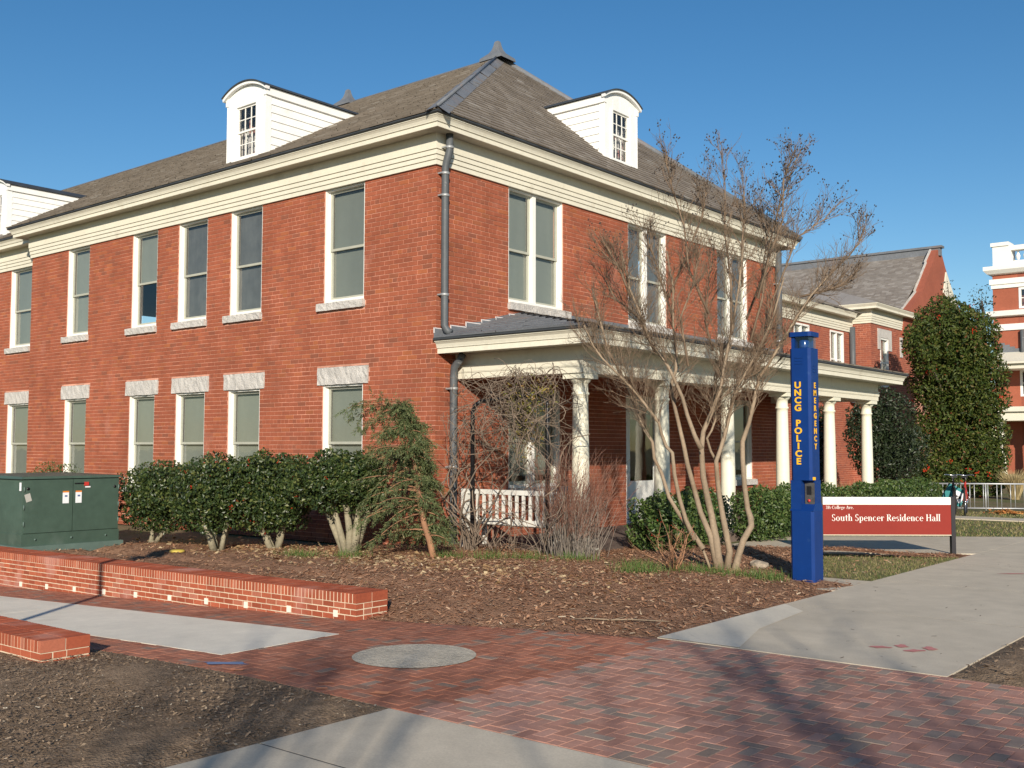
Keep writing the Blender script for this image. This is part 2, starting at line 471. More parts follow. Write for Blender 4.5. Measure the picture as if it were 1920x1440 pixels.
def rough_block(x0, x1, y0, y1, z0, z1, seed, amp=0.012, step=0.07):
    """a quarry-faced stone block"""
    rn = random.Random(seed)
    b = bmesh.new()
    bmesh.ops.create_cube(b, size=1)
    sx, sy, sz = x1 - x0, y1 - y0, z1 - z0
    for v in b.verts:
        v.co = Vector(((x0 + x1) / 2 + v.co.x * sx, (y0 + y1) / 2 + v.co.y * sy, (z0 + z1) / 2 + v.co.z * sz))
    L = max(sx, sy)
    bmesh.ops.subdivide_edges(b, edges=[e for e in b.edges if e.calc_length() > 0.3], cuts=max(2, int(L / step)), use_grid_fill=True)
    bmesh.ops.subdivide_edges(b, edges=[e for e in b.edges if abs(e.verts[0].co.z - e.verts[1].co.z) > 0.05], cuts=2, use_grid_fill=True)
    c = Vector(((x0 + x1) / 2, (y0 + y1) / 2, (z0 + z1) / 2))
    for v in b.verts:
        v.co += Vector((rn.uniform(-1, 1), rn.uniform(-1, 1), rn.uniform(-0.5, 0.5))) * amp
    me = bpy.data.meshes.new('stone')
    b.to_mesh(me); b.free()
    me.materials.append(STONE)
    return me


# ------------------------------------------------------------------ brickwork
class Wall:
    """axis-aligned wall: 'x' runs along X facing -Y at y=pos ; 'y' runs along Y facing +X at x=pos"""

    def __init__(s, ax, pos, u0, u1, z0, z1, holes=()):
        s.ax, s.pos, s.u0, s.u1, s.z0, s.z1, s.holes = ax, pos, u0, u1, z0, z1, list(holes)

    def W(s, u, d, z):
        return (u, s.pos + d, z) if s.ax == 'x' else (s.pos - d, u, z)

    def bx(s, mb, ua, ub, da, db, za, zb):
        p, q = s.W(ua, da, za), s.W(ub, db, zb)
        mb.box(p[0], q[0], p[1], q[1], p[2], q[2])

    def core(s, mb, d0=0.007, th=0.24):
        ue = s.u1 - 0.008 if s.ax == 'x' else s.u1
        us0 = s.u0 + 0.008 if s.ax == 'y' else s.u0
        us = sorted({us0, ue} | {u for h in s.holes for u in (h[0], h[1]) if us0 < u < ue})
        zs = sorted({s.z0, s.z1} | {z for h in s.holes for z in (h[2], h[3]) if s.z0 < z < s.z1})
        for a, b in zip(us, us[1:]):
            run = None
            for c, d in zip(zs, zs[1:]):
                um, zm = (a + b) / 2, (c + d) / 2
                solid = not any(h[0] < um < h[1] and h[2] < zm < h[3] for h in s.holes)
                if solid:
                    run = [c, d] if run is None else [run[0], d]
                if (not solid or d == zs[-1]) and run:
                    s.bx(mb, a, b, d0, d0 + th, run[0], run[1]); run = None

    def bricks(s, course=0.0747, length=0.215, joint=0.0115, seed=1, solid_skip=()):
        rn = random.Random(seed)
        out = []
        n = int((s.z1 - s.z0) / course) + 1
        for i in range(n):
            z = s.z0 + i * course
            if z + course * 0.5 > s.z1: break
            header = (i % 6 == 3)
            L = length / 2 if header else length
            off = (0.25 if header else (0.5 if i % 2 else 0.0)) * L
            u = s.u0 - off
            zb = min(z + course, s.z1)
            zc = (z + zb) / 2
            hs = [h for h in s.holes if h[2] < zc < h[3]]
            while u < s.u1:
                a, b = max(u, s.u0), min(u + L, s.u1)
                u += L
                segs = [(a, b)]
                for h in hs:
                    ns = []
                    for p, q in segs:
                        if q <= h[0] or p >= h[1]: ns.append((p, q))
                        else:
                            if p < h[0]: ns.append((p, h[0]))
                            if q > h[1]: ns.append((h[1], q))
                    segs = ns
                for p, q in segs:
                    if q - p < 0.03: continue
                    j = joint / 2
                    out.append((p + j, q - j, z + j + rn.uniform(-.001, .001), zb - j + rn.uniform(-.001, .001), rn.uniform(-0.0015, 0.0018)))
        return out


def brick_mesh(wall, lst, name, m, parent, back=0.012):
    V, F = [], []
    for (a, b, c, d, o) in lst:
        i = len(V)
        for (u, dd, z) in ((a, o, c), (b, o, c), (b, o, d), (a, o, d), (a, back, c), (b, back, c), (b, back, d), (a, back, d)):
            V.append(wall.W(u, dd, z))
        fs = [(0, 1, 2, 3), (1, 5, 6, 2), (4, 0, 3, 7), (3, 2, 6, 7), (4, 5, 1, 0)]
        F += [tuple(i + k for k in f) for f in fs]
    o = np_mesh(name, V, F, m, parent)
    return o


# ------------------------------------------------------------------ foliage helpers
def leaf_cloud(name, blobs, n, size, m, parent, seed=0, shell=0.45, out=0.7, aspect=0.5, power=2.0, zclip=None, holes=0.0, droop=0.0):
    """blobs: (cx,cy,cz, rx,ry,rz); leaves are small folded quads spread through the outer part of the volume"""
    rg = np.random.default_rng(seed)
    blobs = np.array(blobs, dtype=float)
    wgt = (blobs[:, 3] * blobs[:, 4] + blobs[:, 3] * blobs[:, 5] + blobs[:, 4] * blobs[:, 5])
    idx = rg.choice(len(blobs), n, p=wgt / wgt.sum())
    B = blobs[idx]
    d = rg.normal(size=(n, 3)); d /= np.linalg.norm(d, axis=1)[:, None]
    if power != 2.0:                                    # boxier, clipped shrubs
        nrm = (np.abs(d) ** power).sum(1) ** (1 / power)
        d2 = d / nrm[:, None]
    else:
        d2 = d
    lump = 1 + 0.10 * np.sin(d[:, 0] * 7 + B[:, 0] * 3 + seed) * np.cos(d[:, 1] * 6 + B[:, 1]) + 0.07 * np.sin(d[:, 2] * 9 + d[:, 0] * 5)
    rad = (1 - shell * rg.random(n) ** 1.8) * lump + rg.normal(0, 0.018, n)
    P = B[:, :3] + d2 * B[:, 3:] * rad[:, None]
    nrm = d2 / B[:, 3:]
    nrm /= np.linalg.norm(nrm, axis=1)[:, None]
    if holes:                                           # open up gaps in the crown
        f = np.sin(P[:, 0] * 3.1 + seed) + np.sin(P[:, 1] * 3.7 + 1.3 * seed) + np.sin(P[:, 2] * 4.3 + P[:, 0] * 1.7)
        keep = (f > -2.2 + holes) | (rg.random(n) < 0.25)
        P, nrm = P[keep], nrm[keep]
    if zclip is not None:
        keep = P[:, 2] > zclip
        P, nrm = P[keep], nrm[keep]
    n = len(P)
    N = nrm * out + rg.normal(size=(n, 3)) * (1 - out + 0.25)
    N /= np.linalg.norm(N, axis=1)[:, None]
    T = rg.normal(size=(n, 3)); T[:, 2] -= droop
    T -= N * (T * N).sum(1)[:, None]
    T /= np.linalg.norm(T, axis=1)[:, None]
    S = np.cross(N, T)
    L = size * rg.uniform(0.65, 1.3, n)[:, None]
    Wd = L * aspect * rg.uniform(0.8, 1.2, n)[:, None]
    V = np.stack([P - T * L * 0.5, P + S * Wd * 0.5 + N * L * 0.10, P + T * L * 0.5 - N * L * 0.06, P - S * Wd * 0.5 + N * L * 0.10], 1)
    F = np.arange(4 * n).reshape(n, 4)
    return np_mesh(name, V, F, m, parent)


def berries(name, blobs, n, r_, m, parent, seed=0, cluster=5):
    rg = random.Random(seed)
    V, F = [], []
    for i in range(n):
        b = rg.choice(blobs)
        d = Vector((rg.gauss(0, 1), rg.gauss(0, 1), rg.gauss(0, 1))).normalized()
        c = Vector((b[0] + d.x * b[3] * 1.02, b[1] + d.y * b[4] * 1.02, b[2] + d.z * b[5] * 1.02))
        for k in range(cluster):
            q = c + Vector((rg.gauss(0, 1), rg.gauss(0, 1), rg.gauss(0, 1))) * r_ * 2.0
            i0 = len(V)
            V += [q + Vector(e) * r_ for e in ((1, 0, 0), (0, 1, 0), (-1, 0, 0), (0, -1, 0), (0, 0, 1), (0, 0, -1))]
            F += [(i0, i0 + 1, i0 + 4), (i0 + 1, i0 + 2, i0 + 4), (i0 + 2, i0 + 3, i0 + 4), (i0 + 3, i0, i0 + 4), (i0 + 1, i0, i0 + 5), (i0 + 2, i0 + 1, i0 + 5), (i0 + 3, i0 + 2, i0 + 5), (i0, i0 + 3, i0 + 5)]
    o = np_mesh(name, V, F, m, parent)
    return tag(o, kind='stuff')


def chips(name, sample, n, lo, hi, m, seed=0, lift=0.012, flat=0.25, asp=(0.12, 0.4), parent=None):
    """many small bark chips or leaves lying on a surface; sample(rng,n)->(n,3)"""
    rg = np.random.default_rng(seed)
    P = sample(rg, n)
    n = len(P)
    a = rg.random(n) * 2 * np.pi
    N = np.stack([rg.normal(0, flat, n), rg.normal(0, flat, n), np.ones(n)], 1)
    N /= np.linalg.norm(N, axis=1)[:, None]
    T = np.stack([np.cos(a), np.sin(a), np.zeros(n)], 1)
    T -= N * (T * N).sum(1)[:, None]
    T /= np.linalg.norm(T, axis=1)[:, None]
    S = np.cross(N, T)
    L = (lo + (hi - lo) * rg.random(n) ** 2.2)[:, None] / 2
    Wd = L * rg.uniform(asp[0], asp[1], n)[:, None]
    P[:, 2] += lift * rg.uniform(0.3, 1.2, n)
    V = np.stack([P - T * L - S * Wd * .6, P + T * L * .9 - S * Wd, P + T * L + S * Wd * .7, P - T * L * .8 + S * Wd], 1)
    o = np_mesh(name, V, np.arange(4 * n).reshape(n, 4), m, parent)
    return tag(o, kind='stuff')


def grass(name, sample, n, h0, h1, m, seed=0, parent=None, wid=0.006, lean=0.5):
    rg = np.random.default_rng(seed)
    P = sample(rg, n)
    n = len(P)
    h = rg.uniform(h0, h1, n)[:, None]
    a = rg.random(n) * 2 * np.pi
    S = np.stack([np.cos(a), np.sin(a), np.zeros(n)], 1) * wid
    L = rg.normal(0, lean, (n, 3)); L[:, 2] = 1
    L /= np.linalg.norm(L, axis=1)[:, None]
    V = np.stack([P - S, P + S, P + L * h * 0.99 + S * .2, P + L * h - S * .2], 1)
    o = np_mesh(name, V, np.arange(4 * n).reshape(n, 4), m, parent)
    return o


# ================================================================== THE SETTING: ground
def gz(x, y=0.0):
    """paving falls gently to the left"""
    t = x - 4.8
    return 0.0395 * (-(math.sqrt(t * t + 0.6) - t) / 2)


def bed_edge_y(x):
    return -4.58 if x < 3.71 else lerp(-4.88, -4.17, min(1, max(0, (x - 3.71) / 2.9)) ** 1.15)


def in_turf(x, y):
    return .25 < y < 3.2 + .72 * (x - 5) and x > 5.75 - .30 * (y - .3)


def bedz(x, y):
    """planting bed in front of the hall"""
    e1 = max(0.0, min(1.0, (6.5 - x) / 1.5))
    yb = -4.55 if x < 3.71 else bed_edge_y(x)
    e2 = max(0.0, min(1.0, (y - yb) / 1.3))
    base = lerp(gz(x) + 0.004, 0.10 * e1 + 0.004, e2)
    if x < 3.70 and y < -3.6:
        base = lerp(base, lerp(0.12, 0.09, (y + 4.6)), min(1, (3.70 - x) / 1.2))
    if x < 0: base = base * 0.75
    return base + 0.018 * math.sin(x * 2.3 + y) * math.sin(y * 1.9) * min(1, e2 * 2)


def sheet(name, x0, x1, y0, y1, fz, m, nx, ny, parent=None, keep=None):
    V, F = [], []
    for j in range(ny + 1):
        for i in range(nx + 1):
            x, y = lerp(x0, x1, i / nx), lerp(y0, y1, j / ny)
            V.append((x, y, fz(x, y)))
    for j in range(ny):
        for i in range(nx):
            a = j * (nx + 1) + i
            if keep:
                c = ((V[a][0] + V[a + 1][0]) / 2, (V[a][1] + V[a + nx + 1][1]) / 2)
                if not keep(*c): continue
            F.append((a, a + 1, a + nx + 2, a + nx + 1))
    o = np_mesh(name, V, F, m, parent)
    o.data.polygons.foreach_set('use_smooth', [True] * len(F))
    return o


ground = MB().add([(-900, -900, -0.85), (900, -900, -0.85), (900, 900, -0.85), (-900, 900, -0.85)], [(0, 1, 2, 3)]).build('ground', LAWN)
tag(ground, 'dull winter ground around the hall', 'ground', kind='structure')
lawn = sheet('lawn', -14, 60, -3.2, 120, lambda x, y: -0.012 if y > -1 else -0.03, LAWN, 40, 60)
tag(lawn, 'patchy winter lawn running back beside the hall', 'lawn', kind='structure')

# planting bed between plaza and hall


bed = sheet('planting_bed', -13.5, 6.5, -4.98, 5.0, lambda x, y: bedz(x, y), SOIL, 400, 200, keep=lambda x, y: y > bed_edge_y(x) - .07 and not (y > 1.0 and x < 2.6) and not in_turf(x, y) and y < 3.42 + .72 * (x - 4.5))
tag(bed, 'mulched planting bed in front of the brick hall', 'planting bed', kind='structure')


def s_bed(rg, n):
    x = rg.uniform(-6.5, 6.48, n * 2); y = rg.uniform(-4.86, 4.6, n * 2)
    # denser near the viewer
    P = [(a, b, bedz(a, b)) for a, b in zip(x, y) if b > bed_edge_y(a) - abs(rg.normal(0, .05)) and not (b > .9 and a < 2.6) and not (in_turf(a, b) and rg.random() > .12) and b < 3.42 + .72 * (a - 4.5) and (rg.random() < (0.35 if a < 1 else 1.0)) and not (b > 0 and a < .6)]
    return np.array(P)


chips('bark_mulch', s_bed, 82000, 0.012, 0.075, MULCH, 3, lift=.02)['label'] = 'reddish brown bark mulch strewn over the bed before the hall'
bpy.data.objects['bark_mulch']['category'] = 'mulch'


def s_leaf(rg, n):
    x = rg.normal(0, 1, n) * 2.2 + 0.6; y = rg.normal(0, 1, n) * .55 - 1.9
    return np.array([(a, b, bedz(a, b)) for a, b in zip(x, y) if -4.4 < b < -0.25 and a < 6])


tag(chips('leaf_litter', s_leaf, 2600, 0.03, 0.09, LITTER, 5, asp=(0.4, 0.8), flat=0.35), 'pale dry leaves lying before the holly shrubs', 'leaves')

# bed at lower left
near_bed = sheet('near_bed', -1.5, 6.51, -13, -7.205, lambda x, y: gz(x, y) + 0.012 + 0.02 * min(1, (-7.24 - y) * 3, (6.5 - x) * 3) + 0.02 * math.sin(x * 3.1 + y * 2) * math.sin(y * 2.7) * min(1, (-7.24 - y) * 3, (6.5 - x) * 4), SOILD, 90, 70)
tag(near_bed, 'dark mulched bed left of the near concrete walk', 'planting bed', kind='structure')


def s_near(rg, n):
    x = rg.uniform(1.5, 6.46, n) + (rg.random(n) < .03) * rg.random(n) * .1; y = -7.24 - 4.0 * rg.random(n) ** 0.9 + (rg.random(n) < .03) * rg.random(n) * .2
    return np.array([(a, b, gz(a, b) + 0.013 + 0.018 * min(1, (-7.24 - b) * 3, (6.5 - a) * 3)) for a, b in zip(x, y)])


tag(chips('dark_mulch', s_near, 70000, 0.006, 0.034, MULCHD, 8, asp=(0.15, 0.6)), 'fine dark mulch covering the bed at the lower left', 'mulch')

# bed at right edge
right_bed = sheet('right_bed', 8.86, 16, -4.17, 3.0, lambda x, y: 0.006 + min(0.05, (x - 8.86) * .3) + 0.015 * math.sin(x * 3 + y * 2) * min(1, (x - 8.86) * 4), SOILD, 60, 50)
for v in right_bed.data.vertices:
    v.co.z = lerp(0.004, v.co.z, min(1, (v.co.y + 4.17) * 3))
tag(right_bed, 'dark earth bed at the right edge of the walk', 'planting bed', kind='structure')


def s_right(rg, n):
    x = 8.84 + rg.random(n) * 3; y = rg.uniform(-4.2, 1.5, n)
    return np.array([(a, b, .006 + min(.05, (a - 8.86) * .3)) for a, b in zip(x, y)])


tag(chips('edge_mulch', s_right, 5000, 0.015, 0.07, MULCHD, 9), 'dark mulch in the bed right of the concrete walk', 'mulch')

# concrete walk running back along the hall
walk = empty('walk')
tag(walk, 'pale concrete walk leading back past the sign', 'walk', kind='structure')


def slab(name, x0, x1, y0, y1, z, m, parent, th=0.1, fz=None):
    mb = MB()
    n = max(1, int((x1 - x0) / 0.5)) if fz else 1
    for i in range(n):
        pass
    if fz:
        xs = [lerp(x0, x1, i / n) for i in range(n + 1)]
        V = [(x, y, fz(x) + z) for x in xs for y in (y0, y1)]
        F = [(2 * i, 2 * i + 2, 2 * i + 3, 2 * i + 1) for i in range(n)]
        k = len(V)
        V += [(x, y, fz(x) + z - th) for x in xs for y in (y0, y1)]
        F += [(2 * i, k + 2 * i, k + 2 * i + 2, 2 * i + 2) for i in range(n)]
        F += [(2 * i + 1, 2 * i + 3, k + 2 * i + 3, k + 2 * i + 1) for i in range(n)]
        F += [(0, 1, k + 1, k), (2 * n, k + 2 * n, k + 2 * n + 1, 2 * n + 1)]
        mb.add(V, F)
    else:
        mb.box(x0, x1, y0, y1, z - th, z)
    return mb.build(name, m, parent)


ys = [-4.12, -1.6, 0.9, 3.3]
for a, b in zip(ys, ys[1:]):
    slab('concrete_slab', 6.5, 8.85, a + 0.006, b - 0.006, 0.012, CONC, walk)
# the walk widens and turns left behind the sign
slab('concrete_slab', 6.5, 9.6, 3.306, 5.9, 0.012, CONC, walk)
slab('concrete_slab', 9.606, 16.0, 3.306, 9.9, 0.012, CONC, walk)
slab('concrete_slab', 6.5, 9.6, 5.912, 9.9, 0.012, CONC, walk)
bs_ = MB()
bs_.prism([(2.9, 2.9, 0), (4.45, 3.62, 0), (6.49, 5.05, 0), (6.49, 9.0, 0), (5.6, 8.3, 0), (2.9, 6.2, 0)], (0, 0, -.08), (0, 0, .0105))
bs_.build('concrete_slab', CONC, walk)
slab('concrete_slab', 2.9, 6.0, 13.3, 14.2, 0.010, CONC, walk)
slab('concrete_slab', 6.02, 20.0, 12.9, 13.9, 0.010, CONC, walk)
MB().box(6.51, 8.84, -4.10, 9.8, -0.06, 0.0112).build('joint_bed', JOINT, walk)
slab('concrete_slab', 5.55, 6.49, -0.32, 0.75, 0.010, CONC, walk)
# pale repair along the walk's edge
MB().add([(6.505, -4.11, 0.0162), (7.25, -4.10, 0.0162), (6.98, -3.2, 0.0162), (6.86, -2.0, 0.0162), (6.505, -1.65, 0.0162)], [(0, 1, 2, 3, 4)]).build('concrete_patch', mat('concrete_repair', (0.64, 0.58, 0.47), 0.85, noise=[(1.5, 0.08), (40, 0.06)]), walk)
for (x, y, lw, ln, an) in [(8.1, -3.35, .045, .16, .5), (8.22, -3.20, .05, .13, 2.0), (8.36, -3.33, .045, .17, .9), (8.43, -3.16, .05, .15, 2.2), (8.62, -.62, .05, .16, .4), (7.62, 2.65, .035, .40, .7)]:
    c, s_ = math.cos(an), math.sin(an)
    pts = []
    for q in range(10):
        a = q / 10 * 2 * math.pi
        k = 1 + 0.25 * math.sin(q * 2.7 + x)
        ex, ey = math.cos(a) * ln * k / 2, math.sin(a) * lw * k
        pts.append((x + ex * c - ey * s_, y + ex * s_ + ey * c, 0.0165))
    MB().add(pts, [tuple(range(10))]).build('paint_mark', CHALKR, walk)



def s_deb(rg, n):
    return np.stack([rg.uniform(6.6, 8.8, n), rg.uniform(-4.0, 5.5, n), np.full(n, .0125)], 1)


chips('leaf_debris', s_deb, 110, .012, .06, BARKD, 14, lift=.004, flat=.1, asp=(.12, .3), parent=walk)
near_walk = empty('near_walk')
tag(near_walk, 'concrete walk at the bottom edge before the plaza', 'walk', kind='structure')
slab('concrete_slab', 6.5, 14, -8.19, -7.22, 0.008, CONC, near_walk)
slab('concrete_slab', 6.5, 14, -14, -8.205, 0.008, CONC, near_walk)
MB().box(6.52, 13.9, -13.9, -7.23, -0.06, 0.0072).build('joint_bed', JOINT, near_walk)

strip = empty('concrete_strip')
tag(strip, 'white concrete strip set into the brick paving', 'paving', kind='structure')
for a, b in ((-9.0, -4.6), (-4.59, -0.2), (-0.19, 4.2)):
    slab('concrete_slab', a, b, -6.8, -5.6, 0.013, CONCW, strip, fz=gz)

# ------------------------------------------------------------------ brick plaza
plaza = empty('plaza')
tag(plaza, 'herringbone brick plaza with a round stone inset', 'plaza', kind='structure')
psub = sheet('sand_bed', -9.2, 20, -7.24, -4.0, lambda x, y: gz(x) + 0.0075, SAND, 120, 12, plaza)
DC = (5.47, -5.96)
DR = 0.475
disc = MB()
k = 48
disc.add([(DC[0] + DR * math.cos(2 * math.pi * i / k), DC[1] + DR * math.sin(2 * math.pi * i / k), gz(DC[0] + DR * math.cos(2 * math.pi * i / k)) + 0.0185) for i in range(k)], [tuple(range(k))])
DISC = mat('disc_stone', (0.52, 0.46, 0.36), 0.9, noise=[(3, 0.15), (30, 0.25)], bump=(55, 1.0, 0.02))
disc.build('round_slab', DISC, plaza)
pav = {'r': [], 'p': []}
PW, PL = 0.08, 0.16
rn = random.Random(11)


def clipb(x0, x1, y0, y1):
    """trim a paver to the paved area; None when nothing is left"""
    cx = (x0 + x1) / 2
    y0 = max(y0, -7.212)
    ymax = -4.135 if cx > 6.5 else (-4.975 if cx < 3.72 else bed_edge_y(cx) + 0.01)
    y1 = min(y1, ymax)
    if x0 < 4.206 and y1 > -6.805 and y0 < -5.595:
        if x1 > 4.206 + .03: x0 = 4.206
        elif y1 > -5.565 and y0 < -5.595: y0 = -5.595
        elif y0 < -6.835: y1 = -6.805
        else: return None
    cx, cy = (x0 + x1) / 2, (y0 + y1) / 2
    if (cx - DC[0]) ** 2 + (cy - DC[1]) ** 2 < (DR - 0.13) ** 2: return None
    if x1 - x0 < .012 or y1 - y0 < .012: return None
    return x0, x1, y0, y1


for j in range(-34, 84):
    for kk in range(-94, -47):
        for typ in 'HV':
            if typ == 'H':
                x0, y0 = (kk + 4 * j) * PW, kk * PW; x1, y1 = x0 + PL, y0 + PW
            else:
                x0, y0 = (kk + 4 * j) * PW, (kk + 1) * PW; x1, y1 = x0 + PW, y0 + PL
            x0 += 0.66; x1 += 0.66; y0 -= 0.01; y1 -= 0.01
            if x0 < -8.6 or x1 > 13.5: continue
            cl = clipb(x0, x1, y0, y1)
            if cl is None: continue
            a, b, c, d = cl
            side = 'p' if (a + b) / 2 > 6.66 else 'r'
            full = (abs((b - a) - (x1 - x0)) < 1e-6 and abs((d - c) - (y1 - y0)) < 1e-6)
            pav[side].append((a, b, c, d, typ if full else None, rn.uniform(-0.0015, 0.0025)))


def in_view(x, y, z=0):
    v = Vector((x, y, z)) - CAM
    dep = v.dot(fwd)
    if dep < 0.5: return None
    px, py = 960 + FPX * v.dot(rgt) / dep, 720 - FPX * v.dot(upv) / dep
    return (px, py, dep)


def paver_mesh(lx_, ly_):
    j = 0.0022
    e = min(0.0016, (lx_ - 2 * j) / 3, (ly_ - 2 * j) / 3)
    x1, y1 = lx_ - j, ly_ - j
    V = [(j, j, -.02), (x1, j, -.02), (x1, y1, -.02), (j, y1, -.02), (j, j, .0108), (x1, j, .0108), (x1, y1, .0108), (j, y1, .0108),
         (j + e, j + e, .012), (x1 - e, j + e, .012), (x1 - e, y1 - e, .012), (j + e, y1 - e, .012)]
    F = [(0, 1, 5, 4), (1, 2, 6, 5), (2, 3, 7, 6), (3, 0, 4, 7), (4, 5, 9, 8), (5, 6, 10, 9), (6, 7, 11, 10), (7, 4, 8, 11), (8, 9, 10, 11)]
    return V, F


cand = []
for side in 'rp':
    for q in pav[side]:
        iv = in_view((q[0] + q[1]) / 2, (q[2] + q[3]) / 2)
        if q[4] and iv and 0 < iv[0] < 1920 and iv[1] < 1438:
            cand.append((iv[2], side, q))
cand.sort(key=lambda t: t[0])
chosen = {id(t[2]) for t in cand[:300]}
pm = {}
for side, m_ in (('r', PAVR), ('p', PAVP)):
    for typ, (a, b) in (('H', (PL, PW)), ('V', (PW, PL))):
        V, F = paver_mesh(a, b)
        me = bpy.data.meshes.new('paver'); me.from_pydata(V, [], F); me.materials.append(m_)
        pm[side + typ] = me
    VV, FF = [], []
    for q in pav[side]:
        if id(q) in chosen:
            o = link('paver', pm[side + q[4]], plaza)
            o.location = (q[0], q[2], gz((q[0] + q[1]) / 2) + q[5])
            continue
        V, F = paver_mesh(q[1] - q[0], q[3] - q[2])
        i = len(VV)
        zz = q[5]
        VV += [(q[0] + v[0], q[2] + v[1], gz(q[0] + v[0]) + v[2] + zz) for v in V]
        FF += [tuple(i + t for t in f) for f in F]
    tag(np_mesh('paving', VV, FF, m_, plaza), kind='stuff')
# survey marks sprayed on the bricks
for (px_, m_, x, y, ln, lw, an) in [('b', CHALKB, 4.55, -7.02, .34, .05, .62), ('o', CHALKO, 4.83, -7.12, .12, .03, .6), ('o', CHALKO, 5.68, -7.02, .12, .03, .6), ('o', CHALKO, 5.78, -7.14, .09, .025, .6), ('o', CHALKO, 6.18, -6.98, .14, .04, .6)]:
    pts = []
    for q in range(12):
        a = q / 12 * 2 * math.pi
        k_ = 1 + 0.3 * math.sin(q * 2.1 + x * 5)
        ex, ey = math.cos(a) * ln * k_ / 2, math.sin(a) * lw * k_
        pts.append((x + ex * math.cos(an) - ey * math.sin(an), y + ex * math.sin(an) + ey * math.cos(an), gz(x) + 0.0185))
    MB().add(pts, [tuple(range(12))]).build('paint_mark', m_, plaza)

# ================================================================== THE RESIDENCE HALL
hall = empty('residence_hall', 'two storey red brick hall with white dormers and columned porch', 'building')
ZF, ZS = 6.03, 0.0
LWIN = [(-2.645, -1.64), (-5.33, -4.375), (-7.05, -6.075), (-8.74, -7.80), (-11.41, -10.475)]
WWIN = [(-15.21, -14.12), (-18.4, -17.4), (-21.2, -20.2)]
RWIN = [(1.785, 3.33), (5.48, 6.93), (9.10, 10.56)]
U0, U1 = 4.055, ZF          # upper openings
L0, L1 = 0.80, 2.655        # lower openings (left wall)
hl = []
for a, b in LWIN:
    hl += [(a, b, U0, ZF + .1), (a - .145, b + .03, 3.92, U0 + .001), (a, b, L0, L1), (a - .12, b + .135, L1 - .001, 2.955), (a - .1, b + .05, L0 - .13, L0 + .001)]
wallL = Wall('x', 0.0, -13.085, 0.0, ZS, ZF + .02, hl)
hw = []
for a, b in WWIN:
    hw += [(a, b, U0, ZF + .1), (a - .145, b + .03, 3.92, U0 + .001), (a, b, L0, L1), (a - .12, b + .135, L1 - .001, 2.955), (a - .1, b + .05, L0 - .13, L0 + .001)]
wallW = Wall('x', 0.5, -26.0, -13.086, ZS, ZF + .02, hw)
hr = []
for a, b in RWIN:
    hr += [(a, b, U0, ZF + .1), (a - .02, b + .19, 3.925, U0 + .001)]
PWIN = [(1.80, 3.25, 0.92, 2.62), (9.62, 10.72, 0.88, 2.72)]
DOOR = (5.38, 6.72, 0.12, 2.62)
for a, b, c, d in PWIN:
    hr += [(a, b, c, d), (a - .02, b + .16, c - .13, c + .001)]
hr.append(DOOR)
wallR = Wall('y', 0.0, 0.0, 12.18, ZS, ZF + .02, hr)
core = MB()
wallL.core(core)
wallW.core(core)
wallR.core(core)
core.box(-13.085, -13.075 + .2, 0.26, 0.75, 0, ZF)
core.box(-26, -0.3, 12.0, 12.17, 0, ZF + .02)
core.box(-26.2, -26.0, 0.52, 12.17, 0, ZF + .02)
core.box(-25.9, -0.27, 0.8, 11.9, -0.3, 0.05)
core.box(-25.9, -0.27, 0.8, 11.9, 3.0, 3.15)
wall_part = core.build('wall', MORTAR, hall)
every = []
for wl, sd_ in ((wallL, 1), (wallR, 2), (wallW, 3)):
    lst = wl.bricks(seed=sd_)
    if wl is wallR:
        lst = [(max(a, 0.014), *r_) for a, *r_ in lst]
    every.append((wl, lst))
# the 300 nearest bricks that the planting leaves in view are single pieces
cand = []
for wl, lst in every[:2]:
    for q in lst:
        c = Vector(wl.W((q[0] + q[1]) / 2, 0, (q[2] + q[3]) / 2))
        vis = (wl is wallL and c.x > -1.62 and c.z > 2.2) or (wl is wallR and c.y < 1.75 and c.z > 3.95)
        if vis and q[1] - q[0] > .15:
            cand.append(((c - CAM).length, wl, q))
cand.sort(key=lambda t: t[0])
chosen = {id(t[2]) for t in cand[:300]}
for d_, wl, q in cand[:300]:
    a, b, c, d, o_ = q
    L, H = b - a, d - c
    key = ('b', wl.ax, round(L, 3))
    if key not in pm:
        V = [wl.W(u, dd, z) for u, dd, z in ((0, 0, 0), (L, 0, 0), (L, 0, .064), (0, 0, .064), (0, .012, 0), (L, .012, 0), (L, .012, .064), (0, .012, .064))]
        V = [(x - (wl.pos if wl.ax == 'y' else 0), y - (wl.pos if wl.ax == 'x' else 0), z) for x, y, z in V]
        me = bpy.data.meshes.new('brick'); me.from_pydata(V, [], [(0, 1, 2, 3), (1, 5, 6, 2), (4, 0, 3, 7), (3, 2, 6, 7), (4, 5, 1, 0)]); me.materials.append(BRICK)
        pm[key] = me
    o = link('brick', pm[key], wall_part)
    o.location = wl.W(a, o_, c)
for wl, lst in every:
    tag(brick_mesh(wl, [q for q in lst if id(q) not in chosen], 'brickwork', BRICK, wall_part), kind='stuff')

